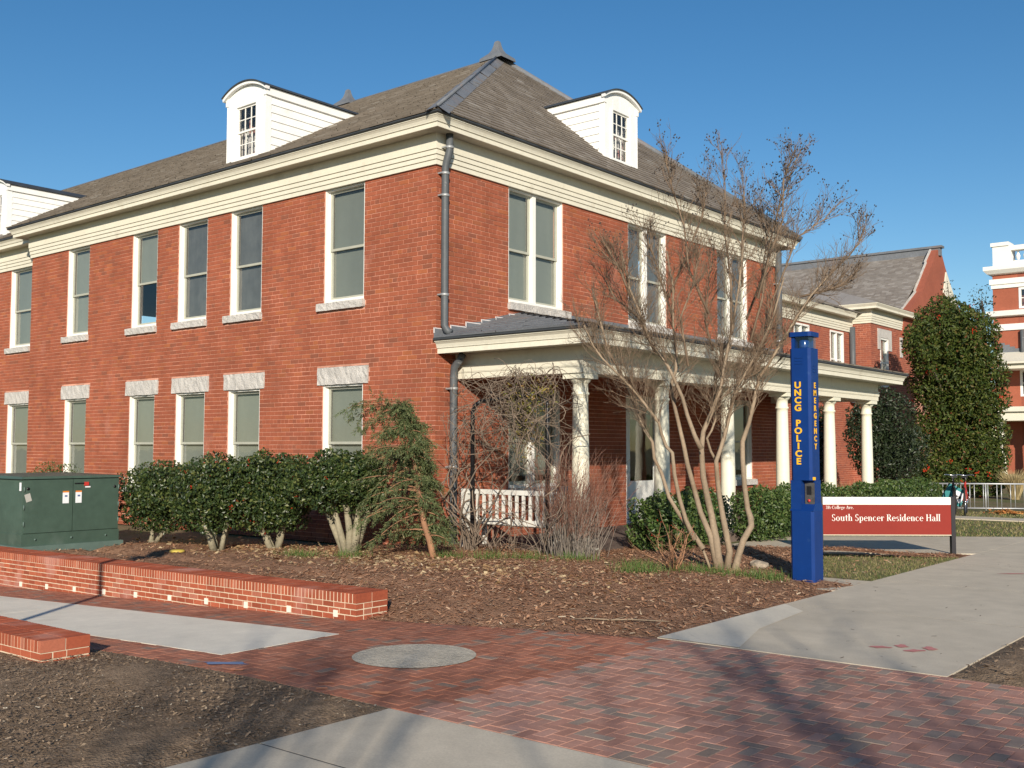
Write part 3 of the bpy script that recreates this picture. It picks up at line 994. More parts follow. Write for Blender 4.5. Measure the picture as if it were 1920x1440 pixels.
# brick-red lining of the porch end is plain wall; granite foundation course at the corner
# ---- cornice ------------------------------------------------------------
PATH = [(-13.085, 0.52), (-13.085, 0.0), (0.0, 0.0), (0.0, 12.18), (-3.0, 12.18)]
fr = MB()
g = 0.012
zs = [ZF, 6.112, 6.19, 6.27]
prof = [(-0.02, ZF)]
for i, (a, b) in enumerate(zip(zs, zs[1:])):
    o_ = 0.035 + 0.012 * i
    prof += [(o_, a), (o_, b - g), (0.012, b - g), (0.012, b)]
prof += [(0.07, 6.27), (0.07, 6.53), (-0.02, 6.53)]
trim(fr, prof, PATH)
fr.build('frieze', TRIM, hall)
co = MB()
trim(co, [(-0.02, 6.522), (0.30, 6.522), (0.30, 6.508), (0.325, 6.508), (0.325, 6.578), (0.345, 6.584), (0.348, 6.60), (0.362, 6.635), (0.385, 6.665), (0.395, 6.67), (0.395, 6.688), (-0.02, 6.688)], PATH)
cor = co.build('cornice', TRIM, hall)
gu = MB()
trim(gu, [(0.30, 6.689), (0.415, 6.689), (0.428, 6.70), (0.428, 6.728), (0.415, 6.733), (0.30, 6.733)], PATH)
gu.build('gutter', LEADD, cor)
so = MB()
for i in range(3):
    pass
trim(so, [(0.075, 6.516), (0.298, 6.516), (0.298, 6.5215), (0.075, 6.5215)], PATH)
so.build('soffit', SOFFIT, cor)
PATHW = [(-26.0, 0.5), (-13.30, 0.5)]
fw = MB()
trim(fw, prof, PATHW)
fw.build('frieze', TRIM, hall)
cw = MB()
trim(cw, [(-0.02, 6.522), (0.30, 6.522), (0.30, 6.508), (0.325, 6.508), (0.325, 6.578), (0.345, 6.584), (0.362, 6.635), (0.395, 6.67), (0.395, 6.688), (-0.02, 6.688)], [(-26, 0.5), (-13.55, 0.5)])
cw = cw.build('cornice', TRIM, hall)
gw = MB()
trim(gw, [(0.30, 6.689), (0.428, 6.689), (0.428, 6.733), (0.30, 6.733)], [(-26, 0.5), (-13.56, 0.5)])
gw.build('gutter', LEADD, cw)

# ---- roof ---------------------------------------------------------------
E_, ZE = 0.43, 6.735
AP = Vector((-3.9, 6.09, 10.45))
YB = 12.18 + E_
LX = -13.085 - E_
roof = MB()
roof.add([(LX, -E_, ZE), (E_, -E_, ZE), AP, (LX, AP.y, AP.z)], [(0, 1, 2, 3)])
roof.add([(E_, -E_, ZE), (E_, YB, ZE), AP], [(0, 1, 2)])
roof.add([(E_, YB, ZE), (-26, YB, ZE), (-26, AP.y, AP.z), AP], [(0, 1, 2, 3)])
roof.add([(-26, 0.5 - E_, ZE), (LX + .02, 0.5 - E_, ZE), (LX + .02, AP.y, AP.z - .01), (-26, AP.y, AP.z - .01)], [(0, 1, 2, 3)])
roof.add([(LX, -E_, ZE), (LX, AP.y, AP.z), (LX, 0.5 - E_, ZE)], [(0, 1, 2)])
roof.add([(LX, -E_, ZE), (E_, -E_, ZE), (E_, YB, ZE), (-26, YB, ZE), (-26, .07, ZE), (LX, .07, ZE)], [(5, 4, 3, 2, 1, 0)])
roof = roof.build('roof', SLATE, hall)


def slates(name, O, ud, vd, vmax, urange, parent, m, seed, expo=0.145, wlo=0.20, whi=0.34, th=0.017):
    rg = random.Random(seed)
    O, ud, vd = Vector(O), Vector(ud).normalized(), Vector(vd).normalized()
    nr = ud.cross(vd).normalized()
    if nr.z < 0: nr = -nr
    V, F = [], []
    v = -0.01
    while v < vmax - 0.02:
        v2 = min(v + expo * 1.25, vmax)
        a, b = urange(min(max(v + expo / 2, 0), vmax))
        u = a - rg.random() * 0.2
        while u < b:
            wd = rg.uniform(wlo, whi)
            p, q = max(u, a), min(u + wd - 0.004, b)
            u += wd
            if q - p < 0.02: continue
            lift = th + rg.uniform(-.002, .006)
            dv = rg.uniform(-.012, .004)
            i = len(V)
            for (uu, vv, hh) in ((p, v + dv, lift + .006), (q, v + dv, lift + .006), (q, v2, 0.004), (p, v2, 0.004), (p, v + dv, 0.0), (q, v + dv, 0.0)):
                V.append(O + ud * uu + vd * vv + nr * hh)
            F += [(i, i + 1, i + 2, i + 3), (i + 4, i + 5, i + 1, i)]
        v += expo
    return tag(np_mesh(name, V, F, m, parent), kind='stuff')


fl = Vector((0, AP.y + E_, AP.z - ZE))
slates('slates', (0, -E_, ZE), (1, 0, 0), fl, fl.length, lambda v: (LX, lerp(E_, AP.x, v / fl.length)), roof, SLATE, 21)
hlv = Vector((AP.x - E_, 0, AP.z - ZE))
slates('slates', (E_, 0, ZE), (0, 1, 0), hlv, hlv.length, lambda v: (lerp(-E_, AP.y, v / hlv.length), lerp(YB, AP.y, v / hlv.length)), roof, SLATE, 22)
wlv = Vector((0, AP.y - 0.07, AP.z - ZE))
slates('slates', (0, 0.07, ZE), (1, 0, 0), wlv, wlv.length, lambda v: (-26, LX), roof, SLATE, 23)
# lead hip and ridge
hc = MB()
hd = (AP - Vector((E_, -E_, ZE)))
hl_ = hd.length
hdn = hd.normalized()
segs = 5
for i in range(segs):
    t0, t1 = i / segs + (0.004 if i else 0), (i + 1) / segs * 0.985
    for sgn, edge in ((-1, Vector((-1, 0, 0))), (1, Vector((0, 1, 0)))):
        pl = fl if sgn < 0 else hlv
        nr = (Vector((1, 0, 0)).cross(fl) if sgn < 0 else Vector((0, 1, 0)).cross(hlv)).normalized()
        if nr.z < 0: nr = -nr
        perp = nr.cross(hdn).normalized()
        if perp.dot(edge) < 0: perp = -perp
        A = Vector((E_, -E_, ZE)) + hd * t0 + Vector((0, 0, .035 + .006 * (i % 2)))
        B = Vector((E_, -E_, ZE)) + hd * t1 + Vector((0, 0, .04 + .006 * (i % 2)))
        hc.add([A, B, B + perp * 0.20 - Vector((0, 0, .012)), A + perp * 0.20 - Vector((0, 0, .012))], [(0, 1, 2, 3)] if sgn > 0 else [(3, 2, 1, 0)])
hc.tube([Vector((E_, -E_, ZE + .045)), AP + Vector((0, 0, .05))], 0.028, 6)
hc.build('hip_cap', LEAD, roof)
hc2 = MB()
hc2.tube([Vector((E_, YB, ZE + .03)), AP + Vector((0, 0, .03))], 0.07, 6)
hc2.build('hip_cap', LEAD, roof)
rc = MB()
rc.add([(-26, AP.y - .10, AP.z - .03), (AP.x, AP.y - .10, AP.z - .03), (AP.x, AP.y, AP.z + .045), (-26, AP.y, AP.z + .045), (-26, AP.y + .1, AP.z - .03), (AP.x, AP.y + .1, AP.z - .03)], [(0, 1, 2, 3), (3, 2, 5, 4)])
rc.build('ridge_cap', LEAD, roof)


def finial(x, y, z, s=1.0, parent=roof):
    mb = MB()
    prof = [(0.42, -.16), (0.40, -.06), (0.30, .02), (0.20, .10), (0.135, .20), (0.095, .32), (0.075, .42), (0.055, .46), (0.01, .465)]
    for i in range(len(prof) - 1):
        (ra, za), (rb, zb) = prof[i], prof[i + 1]
        sq = [(-1, -1), (1, -1), (1, 1), (-1, 1)]
        vs = [(x + a * ra * s, y + b * ra * s * .8, z + za * s) for a, b in sq] + [(x + a * rb * s, y + b * rb * s * .8, z + zb * s) for a, b in sq]
        mb.add(vs, [(0, 1, 5, 4), (1, 2, 6, 5), (2, 3, 7, 6), (3, 0, 4, 7)])
    mb.build('finial', LEAD, parent)


finial(AP.x, AP.y, AP.z + .03, .78)
finial(-8.95, AP.y, AP.z + .03, 0.74)


# ---- windows ------------------------------------------------------------
def window(wl, u0, u1, z0, z1, sill=None, lintel=None, double=False, blind=1.0, meet=0.47, bmat=None):
    """jamb lining in the opening, two sashes, roller blind, rough granite sill and lintel"""
    D0, D1 = 0.02, 0.15
    t = 0.03
    fm = MB()
    wl.bx(fm, u0, u0 + t, D0, D1, z0 + .002, z1)
    wl.bx(fm, u1 - t, u1, D0, D1, z0 + .002, z1)
    wl.bx(fm, u0 + t, u1 - t, D0 + .01, D1, z1 - t, z1 - .002)
    wl.bx(fm, u0 + t, u1 - t, D0 - .005, D1, z0 + .002, z0 + 0.055)
    # inner stop
    wl.bx(fm, u0 + t, u0 + t + .02, 0.085, D1, z0 + .055, z1 - t)
    wl.bx(fm, u1 - t - .02, u1 - t, 0.085, D1, z0 + .055, z1 - t)
    lights = [(u0 + t + .02, u1 - t - .02)]
    if double:
        c = (u0 + u1) / 2 - 0.03
        wl.bx(fm, c - .045, c + .045, 0.035, D1, z0 + .055, z1 - t)
        lights = [(u0 + t + .02, c - .045), (c + .045, u1 - t - .02)]
    fo = fm.build('window', TRIMW, hall)
    zm = lerp(z0, z1, meet)
    sm = MB()
    gm = []
    bm_ = MB()
    for a, b in lights:
        for (c, d, dep) in ((zm - .02, z1 - t, 0.10), (z0 + .055, zm + .025, 0.122)):
            s = 0.042
            wl.bx(sm, a, a + s, dep, dep + .028, c, d)
            wl.bx(sm, b - s, b, dep, dep + .028, c, d)
            wl.bx(sm, a + s, b - s, dep, dep + .028, c, c + s * (1.25 if c < zm - .1 else 1))
            wl.bx(sm, a + s, b - s, dep, dep + .028, d - s, d)
            p = MB()
            qa, qb = wl.W(a + s, dep + .014, c + s), wl.W(b - s, dep + .014, d - s)
            if wl.ax == 'x':
                p.add([(qa[0], qa[1], qa[2]), (qb[0], qa[1], qa[2]), (qb[0], qa[1], qb[2]), (qa[0], qa[1], qb[2])], [(0, 1, 2, 3)])
            else:
                p.add([(qa[0], qa[1], qa[2]), (qa[0], qb[1], qa[2]), (qa[0], qb[1], qb[2]), (qa[0], qa[1], qb[2])], [(0, 1, 2, 3)])
            gm.append(p)
        if blind > 0:
            zb = lerp(z1 - t, z0 + .06, blind)
            wl.bx(bm_, a + .01, b - .01, 0.175, 0.18, zb, z1 - t)
            wl.bx(bm_, a + .01, b - .01, 0.17, 0.188, zb - .018, zb)
    sm.build('sash', SASH, fo)
    for p in gm:
        p.build('pane', GLASS, fo)
    if blind > 0:
        bm_.build('roller_blind', bmat or BLIND, fo)
    if sill:
        a, b, c, d = sill
        p, q = wl.W(a, -0.055, c), wl.W(b, 0.10, d)
        link('sill', rough_block(min(p[0], q[0]), max(p[0], q[0]), min(p[1], q[1]), max(p[1], q[1]), c, d, int(abs(a) * 100), 0.007), fo)
    if lintel:
        a, b, c, d = lintel
        p, q = wl.W(a, -0.022, c), wl.W(b, 0.10, d)
        link('lintel', rough_block(min(p[0], q[0]), max(p[0], q[0]), min(p[1], q[1]), max(p[1], q[1]), c, d, int(abs(a) * 100) + 7, 0.009), fo)
    return fo


UB = [1.0, 0.99, 0.99, 0.52, 1.0]
for (a, b), bl in zip(LWIN, UB):
    window(wallL, a, b, U0, ZF, sill=(a - .14, b + .025, 3.925, U0), blind=bl, bmat=SCREEN if bl == 0.99 else None)
    window(wallL, a, b, L0, L1, sill=(a - .1, b + .05, L0 - .125, L0), lintel=(a - .115, b + .13, L1 + .002, 2.95), blind=1.0)
for a, b in WWIN:
    window(wallW, a, b, U0, ZF, sill=(a - .14, b + .025, 3.925, U0), blind=1.0)
    window(wallW, a, b, L0, L1, sill=(a - .1, b + .05, L0 - .125, L0), lintel=(a - .115, b + .13, L1 + .002, 2.95), blind=1.0)
for (a, b), bl in zip(RWIN, (1.0, 0.99, 0.98)):
    window(wallR, a, b, U0, ZF, sill=(a - .015, b + .185, 3.93, U0), double=True, blind=bl, bmat=None if bl == 1 else SCREEN)
for a, b, c, d in PWIN:
    window(wallR, a, b, c, d, sill=(a - .015, b + .155, c - .125, c), double=(b - a > 1.2), blind=0.9)
# ---- porch door
dr = MB()
wallR.bx(dr, DOOR[0], DOOR[0] + .12, 0.0, .16, DOOR[2], DOOR[3])
wallR.bx(dr, DOOR[1] - .12, DOOR[1], 0.0, .16, DOOR[2], DOOR[3])
wallR.bx(dr, DOOR[0] + .12, DOOR[1] - .12, 0.0, .16, DOOR[3] - .14, DOOR[3])
dr = dr.build('door', TRIMW, hall)
dl = MB()
wallR.bx(dl, DOOR[0] + .12, DOOR[0] + .22, .06, .10, DOOR[2], DOOR[3] - .14)
wallR.bx(dl, DOOR[1] - .22, DOOR[1] - .12, .06, .10, DOOR[2], DOOR[3] - .14)
wallR.bx(dl, DOOR[0] + .22, DOOR[1] - .22, .06, .10, DOOR[2], 0.95)
wallR.bx(dl, DOOR[0] + .22, DOOR[1] - .22, .06, .10, DOOR[3] - .28, DOOR[3] - .14)
dl.build('door_leaf', TRIMW, dr)
dp = MB()
wallR.bx(dp, DOOR[0] + .22, DOOR[1] - .22, .078, .082, 0.95, DOOR[3] - .28)
dp.build('pane', GLASS, dr)
dh = MB()
wallR.bx(dh, DOOR[1] - .19, DOOR[1] - .15, .0, .06, 1.02, 1.16)
dh.build('door_handle', BLACK, dr)


# ---- dormers ------------------------------------------------------------
def dormer(x, y, z, rz, D=2.75):
    W2, HS, RISE = 0.57, 1.29, 0.17
    w0, w1, h0, h1 = -0.31, 0.31, 0.11, 1.075
    M_ = Matrix.Translation((x, y, z)) @ Matrix.Rotation(rz, 4, 'Z')

    def put(mb, name, m, parent):
        mb.v = [tuple(M_ @ Vector(v)) for v in mb.v]
        return mb.build(name, m, parent)

    def arch(xx, ww=W2, rise=RISE, hs=HS):
        rr = (ww * ww + rise * rise) / (2 * rise)
        return hs + math.sqrt(max(0, rr * rr - xx * xx)) - (rr - rise)
    fm = MB()
    # front: pilasters, apron and arched head
    fm.box(-W2, w0, 0, .10, -.02, HS); fm.box(w1, W2, 0, .10, -.02, HS)
    fm.box(w0, w1, 0.0, .10, -.02, h0)
    xs = [lerp(-W2, W2, i / 16) for i in range(17)]
    for a, b in zip(xs, xs[1:]):
        za = h1 if (w0 - 1e-6 <= a and b <= w1 + 1e-6) else HS
        a2, b2 = a, b
        vs = [(a2, 0, min(HS, za)), (b2, 0, min(HS, za)), (b2, 0, arch(b)), (a2, 0, arch(a))]
        vs += [(p[0], .1, p[2]) for p in vs]
        fm.add(vs, [(0, 1, 2, 3), (7, 6, 5, 4), (3, 2, 6, 7), (0, 4, 5, 1), (0, 3, 7, 4), (1, 5, 6, 2)])
    fm.box(w0 - .002, w0 + .02, 0.004, .096, h1, HS - .001); fm.box(w1 - .02, w1 + .002, 0.004, .096, h1, HS - .001)
    # raised casing round the window and corner boards
    for (a, b, c, d) in ((w0 - .075, w0, h0 - .07, h1 + .0), (w1, w1 + .075, h0 - .07, h1 + .0)):
        fm.box(a, b, -.022, .001, c, d)
    fm.box(w0 - .09, w1 + .09, -.035, .001, h0 - .075, h0 - .012)
    dm = put(fm, 'dormer', CLAP, hall)
    for s in (-1, 1):
        cb = MB()
        cb.box(s * W2, s * (W2 + .018), -.01, .12, -.05, HS)
        put(cb, 'corner_board', CLAP, dm)
    n = 8
    for s in (-1, 1):
        for i in range(n):
            za, zb = lerp(-.05, HS - .14, i / n), lerp(-.05, HS - .14, (i + 1) / n)
            b = MB()
            xo, xi = s * (W2 + .022), s * (W2 + .003)
            b.add([(xo, .12, za), (xo, D, za), (xi, D, zb + .008), (xi, .12, zb + .008), (s * (W2 - .03), .12, za), (s * (W2 - .03), D, za), (s * (W2 - .03), D, zb + .006), (s * (W2 - .03), .12, zb + .006)],
                  [(0, 1, 2, 3), (0, 4, 5, 1), (3, 2, 6, 7), (0, 3, 7, 4)])
            put(b, 'clapboard', CLAP, dm)
        b = MB()
        b.box(s * (W2 - .03), s * (W2 + .05), -.02, D + .15, HS - .14, HS + .004)
        put(b, 'frieze_board', CLAP, dm)
    # curved lead roof with a moulded front edge
    rf, ed = MB(), MB()
    ww, rise = W2 + .09, RISE + .035
    hs = HS + .005
    xs = [lerp(-ww, ww, i / 20) for i in range(21)]
    for a, b in zip(xs, xs[1:]):
        za, zb = arch(a, ww, rise, hs), arch(b, ww, rise, hs)
        rf.add([(a, -.10, za + .016), (b, -.10, zb + .016), (b, D + .5, zb + .016), (a, D + .5, za + .016), (a, -.10, za), (b, -.10, zb), (b, D + .5, zb), (a, D + .5, za)],
               [(0, 1, 2, 3), (0, 4, 5, 1), (7, 6, 5, 4), (0, 3, 7, 4), (1, 5, 6, 2)], False)
        ed.add([(a, -.07, za - .001), (b, -.07, zb - .001), (b * .985, -.07, zb - .055), (a * .985, -.07, za - .055), (a, .02, za - .001), (b, .02, zb - .001), (b * .985, .02, zb - .055), (a * .985, .02, za - .055)],
               [(0, 3, 2, 1), (3, 7, 6, 2), (0, 4, 7, 3), (1, 2, 6, 5)])
    put(rf, 'dormer_roof', LEADD, dm)
    put(ed, 'arch_moulding', CLAP, dm)
    lw = MB()                                   # lead apron below the window
    lw.add([(-W2 - .03, -.01, -.03), (W2 + .03, -.01, -.03), (W2 + .05, -.10, -.075), (-W2 - .05, -.10, -.075)], [(0, 1, 2, 3)])
    put(lw, 'lead_apron', LEAD, dm)
    # six over six sashes
    sm = MB()
    zm = (h0 + h1) / 2 + .01
    for (c, d, dep) in ((zm - .02, h1, .035), (h0, zm + .02, .058)):
        s = .035
        sm.box(w0, w0 + s, dep, dep + .022, c, d); sm.box(w1 - s, w1, dep, dep + .022, c, d)
        sm.box(w0 + s, w1 - s, dep, dep + .022, c, c + s); sm.box(w0 + s, w1 - s, dep, dep + .022, d - s, d)
        aa, bb, cc, dd = w0 + s, w1 - s, c + s, d - s
        for i in (1, 2):
            xx = lerp(aa, bb, i / 3)
            sm.box(xx - .008, xx + .008, dep + .004, dep + .02, cc, dd)
        zz = (cc + dd) / 2
        sm.box(aa, bb, dep + .005, dep + .019, zz - .008, zz + .008)
        for i in range(3):
            for j in range(2):
                p = MB()
                x0, x1 = lerp(aa, bb, i / 3) + .008, lerp(aa, bb, (i + 1) / 3) - .008
                z0, z1 = lerp(cc, dd, j / 2) + .008, lerp(cc, dd, (j + 1) / 2) - .008
                p.add([(x0, dep + .012, z0), (x1, dep + .012, z0), (x1, dep + .012, z1), (x0, dep + .012, z1)], [(0, 1, 2, 3)])
                put(p, 'pane', GLASS, dm)
    put(sm, 'sash', TRIMW, dm)
    cu = MB()
    for i in range(12):
        xx = lerp(w0 - .05, w1 + .05, i / 12)
        top = h0 + .62 + .12 * math.sin(i * 1.9)
        cu.box(xx, xx + .045, .16 + .02 * (i % 2), .165 + .02 * (i % 2), 0, top)
    put(cu, 'curtain', CURTAIN, dm)
    bk = MB()
    bk.box(-W2 + .03, W2 - .03, .9, .92, -.05, HS)
    put(bk, 'dormer_room', DARKROOM, dm)
    return dm


dormer(-4.842, -0.05, 6.905, 0.0)
dormer(-15.95, 0.42, 6.95, 0.0)
dormer(-0.165, 5.495, 7.19, R(90), 1.75)

# ---- porch --------------------------------------------------------------
PX, PY0, PY1 = 2.47, 0.47, 12.10
pf = MB()
pf.box(0.0, PX + .15, PY0 - .15, PY1 + .2, -0.2, 0.12)
porch = pf.build('porch', mat('porch_floor', (0.17, 0.13, 0.11), 0.85, spec=0.15, noise=[(2, 0.12)]), hall)
PP = [(0.0, PY0), (PX, PY0), (PX, PY1), (0.0, PY1)]
bmm = MB()
trim(bmm, [(-0.38, 2.68), (0.0, 2.68), (0.0, 2.775), (0.012, 2.775), (0.012, 2.79), (0.018, 2.79), (0.018, 2.86), (0.03, 2.87), (0.03, 2.888), (0.0, 2.888), (0.0, 3.07), (-0.38, 3.07)], PP)
bmm.build('beam', TRIM, porch)
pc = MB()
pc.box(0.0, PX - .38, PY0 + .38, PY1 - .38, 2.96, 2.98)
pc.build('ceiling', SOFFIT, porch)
cn = MB()
EO = 0.42
trim(cn, [(0.0, 3.072), (EO - .02, 3.072), (EO - .02, 3.056), (EO, 3.056), (EO, 3.135), (EO + .018, 3.14), (EO + .02, 3.155), (EO + .035, 3.20), (EO + .065, 3.232), (EO + .075, 3.236), (EO + .075, 3.25), (-0.3, 3.25), (-0.3, 3.072)], PP)
cn.build('cornice', TRIM, porch)
gn = MB()
trim(gn, [(EO - .05, 3.251), (EO + .09, 3.251), (EO + .105, 3.262), (EO + .105, 3.29), (EO + .09, 3.295), (EO - .05, 3.295)], PP)
gn.build('gutter', LEADD, porch)
# hipped porch roof
ex, ey, ez = PX + EO + .1, PY0 - EO - .1, 3.296
ey1 = PY1 + EO + .1
ZR = 3.90
YH = 2.15
pr = MB()
pr.add([(0.02, ey, ez), (ex, ey, ez), (0.02, YH, ZR)], [(0, 1, 2)])
pr.add([(ex, ey, ez), (ex, ey1, ez), (0.02, ey1 - 2.2, ZR), (0.02, YH, ZR)], [(0, 1, 2, 3)])
pr.add([(ex, ey1, ez), (0.02, ey1, ez), (0.02, ey1 - 2.2, ZR)], [(0, 1, 2)])
pro = pr.build('porch_roof', LEAD, porch)
v1 = Vector((-ex + .02, 0, ZR - ez))
slates('slates', (ex, 0, ez), (0, 1, 0), v1, v1.length, lambda v: (lerp(ey, YH, v / v1.length), lerp(ey1, ey1 - 2.2, v / v1.length)), porch, SLATE, 31, expo=0.2)
v2 = Vector((0, YH - ey, ZR - ez))
slates('slates', (0.02, ey, ez), (1, 0, 0), v2, v2.length, lambda v: (0, lerp(ex - .02, 0, v / v2.length)), porch, LEAD, 32, expo=0.23, wlo=.5, whi=.9)
fs_ = MB()
yy = ey + .04
i = 0
steps = [(-0.04, .34, 3.40), (.34, .70, 3.475), (.70, 1.08, 3.56), (1.08, 1.44, 3.635), (1.44, 1.79, 3.715), (1.79, 2.30, 3.80)]
for a, b, t_ in steps:
    za = lerp(ez, ZR, max(0, (a - ey) / (YH - ey)))
    zb = lerp(ez, ZR, min(1, (b - ey) / (YH - ey)))
    fs_.add([(0.006, a, za), (0.006, b, zb), (0.006, b, max(t_, zb) + .045), (0.006, a, t_ + .045), (0.016, a, za), (0.016, b, zb), (0.016, b, max(t_, zb) + .045), (0.016, a, t_ + .045)],
            [(4, 5, 6, 7), (7, 6, 2, 3), (4, 7, 3, 0), (5, 1, 2, 6)])
fs_.box(0.006, .016, 2.30, 12.0, ZR - .02, ZR + .10)
fs_.build('flashing', LEAD, porch)
fe = MB()
for a, b, t_ in steps:
    fe.box(0.004, .019, a, b, t_ + .043, t_ + .058)
    fe.box(0.004, .019, a - .006, a + .006, t_ - .03, t_ + .058)
fe.build('flashing_edge', mat('flashing_white', (0.66, 0.62, 0.60), 0.7), porch)


def column(x, y):
    mb = MB()
    prof = [(.165, .12), (.165, .165), (.15, .18), (.17, .20), (.165, .225), (.138, .235), (.132, .26)]
    for i in range(13):
        t = i / 12
        prof.append((lerp(.131, .112, max(0, (t - .25) / .75) ** 1.6), lerp(.27, 2.30, t)))
    prof += [(.113, 2.36), (.128, 2.37), (.131, 2.385), (.128, 2.40), (.113, 2.408), (.112, 2.53), (.118, 2.535), (.15, 2.572), (.158, 2.59), (.158, 2.602)]
    mb.lathe(prof, (x, y, 0), 28)
    mb.box(x - .185, x + .185, y - .185, y + .185, 2.602, 2.679)
    mb.box(x - .19, x + .19, y - .19, y + .19, .105, .15)
    return mb.build('column', COLUMN, porch)


for y in (0.685, 2.95, 5.19, 7.44, 9.74, 11.86):
    column(2.275, y)
# pilaster where the end beam meets the wall
# ---- downspouts ----------------------------------------------------------
def downspout(pts, r_, straps):
    d = MB()
    d.tube(pts, r_, 10)
    o = d.build('downspout', ZINC, hall)
    for p in straps:
        s = MB()
        s.lathe([(r_ + .004, -.022), (r_ + .012, -.018), (r_ + .012, .018), (r_ + .004, .022)], p, 12)
        s.box(p[0] - r_ - .03, p[0] + r_ * .2, p[1] - r_ - .03, p[1] - r_ + .01, p[2] - .012, p[2] + .012)
        s.build('strap', STRAP, o)
    return o


downspout([(.16, .13, 6.52), (.16, .13, 6.25), (.10, .125, 6.08), (.075, .125, 5.98), (.075, .125, 5.2), (.075, .125, 3.50), (.11, .15, 3.42), (.17, .17, 3.38)], .060, [(.16, .13, 6.30), (.075, .125, 5.90), (.075, .125, 5.55), (.075, .125, 3.98)])
downspout([(.30, .30, 3.05), (.26, .30, 2.98), (.10, .335, 2.86), (.085, .335, 2.7), (.085, .335, 1.2), (.085, .335, .05)], .062, [(.085, .335, 2.52), (.085, .335, 1.3)])
downspout([(.09, 12.05, 6.5), (.09, 12.05, 5.0), (.09, 12.05, 3.5)], .08, [(.09, 12.05, 5.6), (.09, 12.05, 4.2)])

# ================================================================== BUILDINGS BEHIND
wing = empty('gabled_wing', 'gabled brick wing with a projecting bay behind the porch', 'building')


def simple_window(wl, u0, u1, z0, z1, parent, frame=TRIMW, bl=True, mull=True, t=.06):
    f = MB()
    wl.bx(f, u0, u0 + t, -.01, .12, z0, z1); wl.bx(f, u1 - t, u1, -.01, .12, z0, z1)
    wl.bx(f, u0 + t, u1 - t, -.01, .12, z1 - t, z1); wl.bx(f, u0 + t, u1 - t, -.01, .12, z0, z0 + t)
    if mull: wl.bx(f, (u0 + u1) / 2 - t / 2, (u0 + u1) / 2 + t / 2, .0, .11, z0 + t, z1 - t)
    wl.bx(f, u0 + t, u1 - t, .05, .10, (z0 + z1) / 2 - .025, (z0 + z1) / 2 + .025)
    o = f.build('window', frame, parent)
    p = MB()
    wl.bx(p, u0 + t, u1 - t, .078, .082, z0 + t, z1 - t)
    p.build('pane', GLASS, o)
    if bl:
        b = MB(); wl.bx(b, u0 + t, u1 - t, .14, .145, z0 + t, z1 - t)
        b.build('roller_blind', BLIND, o)
    return o


def stone(wl, u0, u1, z0, z1, parent, name='lintel', d=-.02):
    m_ = MB(); wl.bx(m_, u0, u1, d, .1, z0, z1)
    return m_.build(name, STONE, parent)


WZ = 5.72
h1 = [(14.2, 15.6, 3.7, WZ), (19.95, 21.15, 3.7, WZ - .06), (22.86, 24.05, 3.7, WZ - .06), (17.6, 19.0, .9, 2.5)]
ww1 = Wall('y', -3.1, 12.2, 24.8, 0, WZ, h1)
h2 = [(25.68, 26.47, 3.8, 5.58), (25.68, 26.47, .9, 2.4)]
ww2 = Wall('y', -2.4, 24.8, 29.2, 0, 6.03, h2)
ww3 = Wall('x', 24.8, -6.0, -2.4, 0, 6.03)
wcore = MB()
ww1.core(wcore); ww2.core(wcore); ww3.core(wcore)
wcore.box(-12, -2.66, 25.1, 36, 0, 5.9)
wcore.box(-12, -3.36, 12.3, 24.8, -.1, .1)
wwall = wcore.build('wall', MORTAR, wing)
for wl, sd_ in ((ww1, 41), (ww2, 42), (ww3, 43)):
    tag(brick_mesh(wl, wl.bricks(seed=sd_, joint=.012), 'brickwork', BRICK_FAR, wwall), kind='stuff')
for a, b, c, d in h1:
    simple_window(ww1, a, b, c, d, wing)
stone(ww1, 17.5, 19.1, 2.5, 2.85, wing)
for a, b, c, d in h2:
    simple_window(ww2, a, b, c, d, wing, mull=False)
sq = MB()
ww2.bx(sq, 25.43, 25.68, -.03, .1, 5.15, 5.9); ww2.bx(sq, 26.47, 26.8, -.03, .1, 5.15, 5.9); ww2.bx(sq, 25.68, 26.47, -.03, .1, 5.58, 5.9)
sq.build('window_surround', STONE, wing)
sq = MB()
ww2.bx(sq, 27.7, 27.95, -.03, .1, 5.0, 5.75)
sq.build('window_surround', STONE, wing)
fr2 = MB()
trim(fr2, [(o_, z - 6.03 + WZ) for o_, z in prof], [(-3.1, 12.7), (-3.1, 24.75)])
trim(fr2, [(-.02, 6.5 - .33 + .02), (.33, 6.5 - .33 + .02), (.35, 6.27), (.40, 6.36), (-.02, 6.36)], [(-3.1, 12.7), (-3.1, 24.4)])
fr2.build('cornice', TRIM, wing)
fr3 = MB()
BP = [(-6.0, 24.8), (-2.4, 24.8), (-2.4, 29.2)]
trim(fr3, prof, BP)
trim(fr3, [(-.02, 6.522), (.32, 6.522), (.32, 6.508), (.34, 6.508), (.34, 6.58), (.40, 6.67), (.40, 6.69), (-.02, 6.69)], BP)
fr3.build('cornice', TRIM, wing)
dsp = MB()
dsp.tube([(-3.0, 24.62, 5.9), (-3.0, 24.62, 3.2)], .11, 8)
dsp.build('downspout', ZINC, wing)
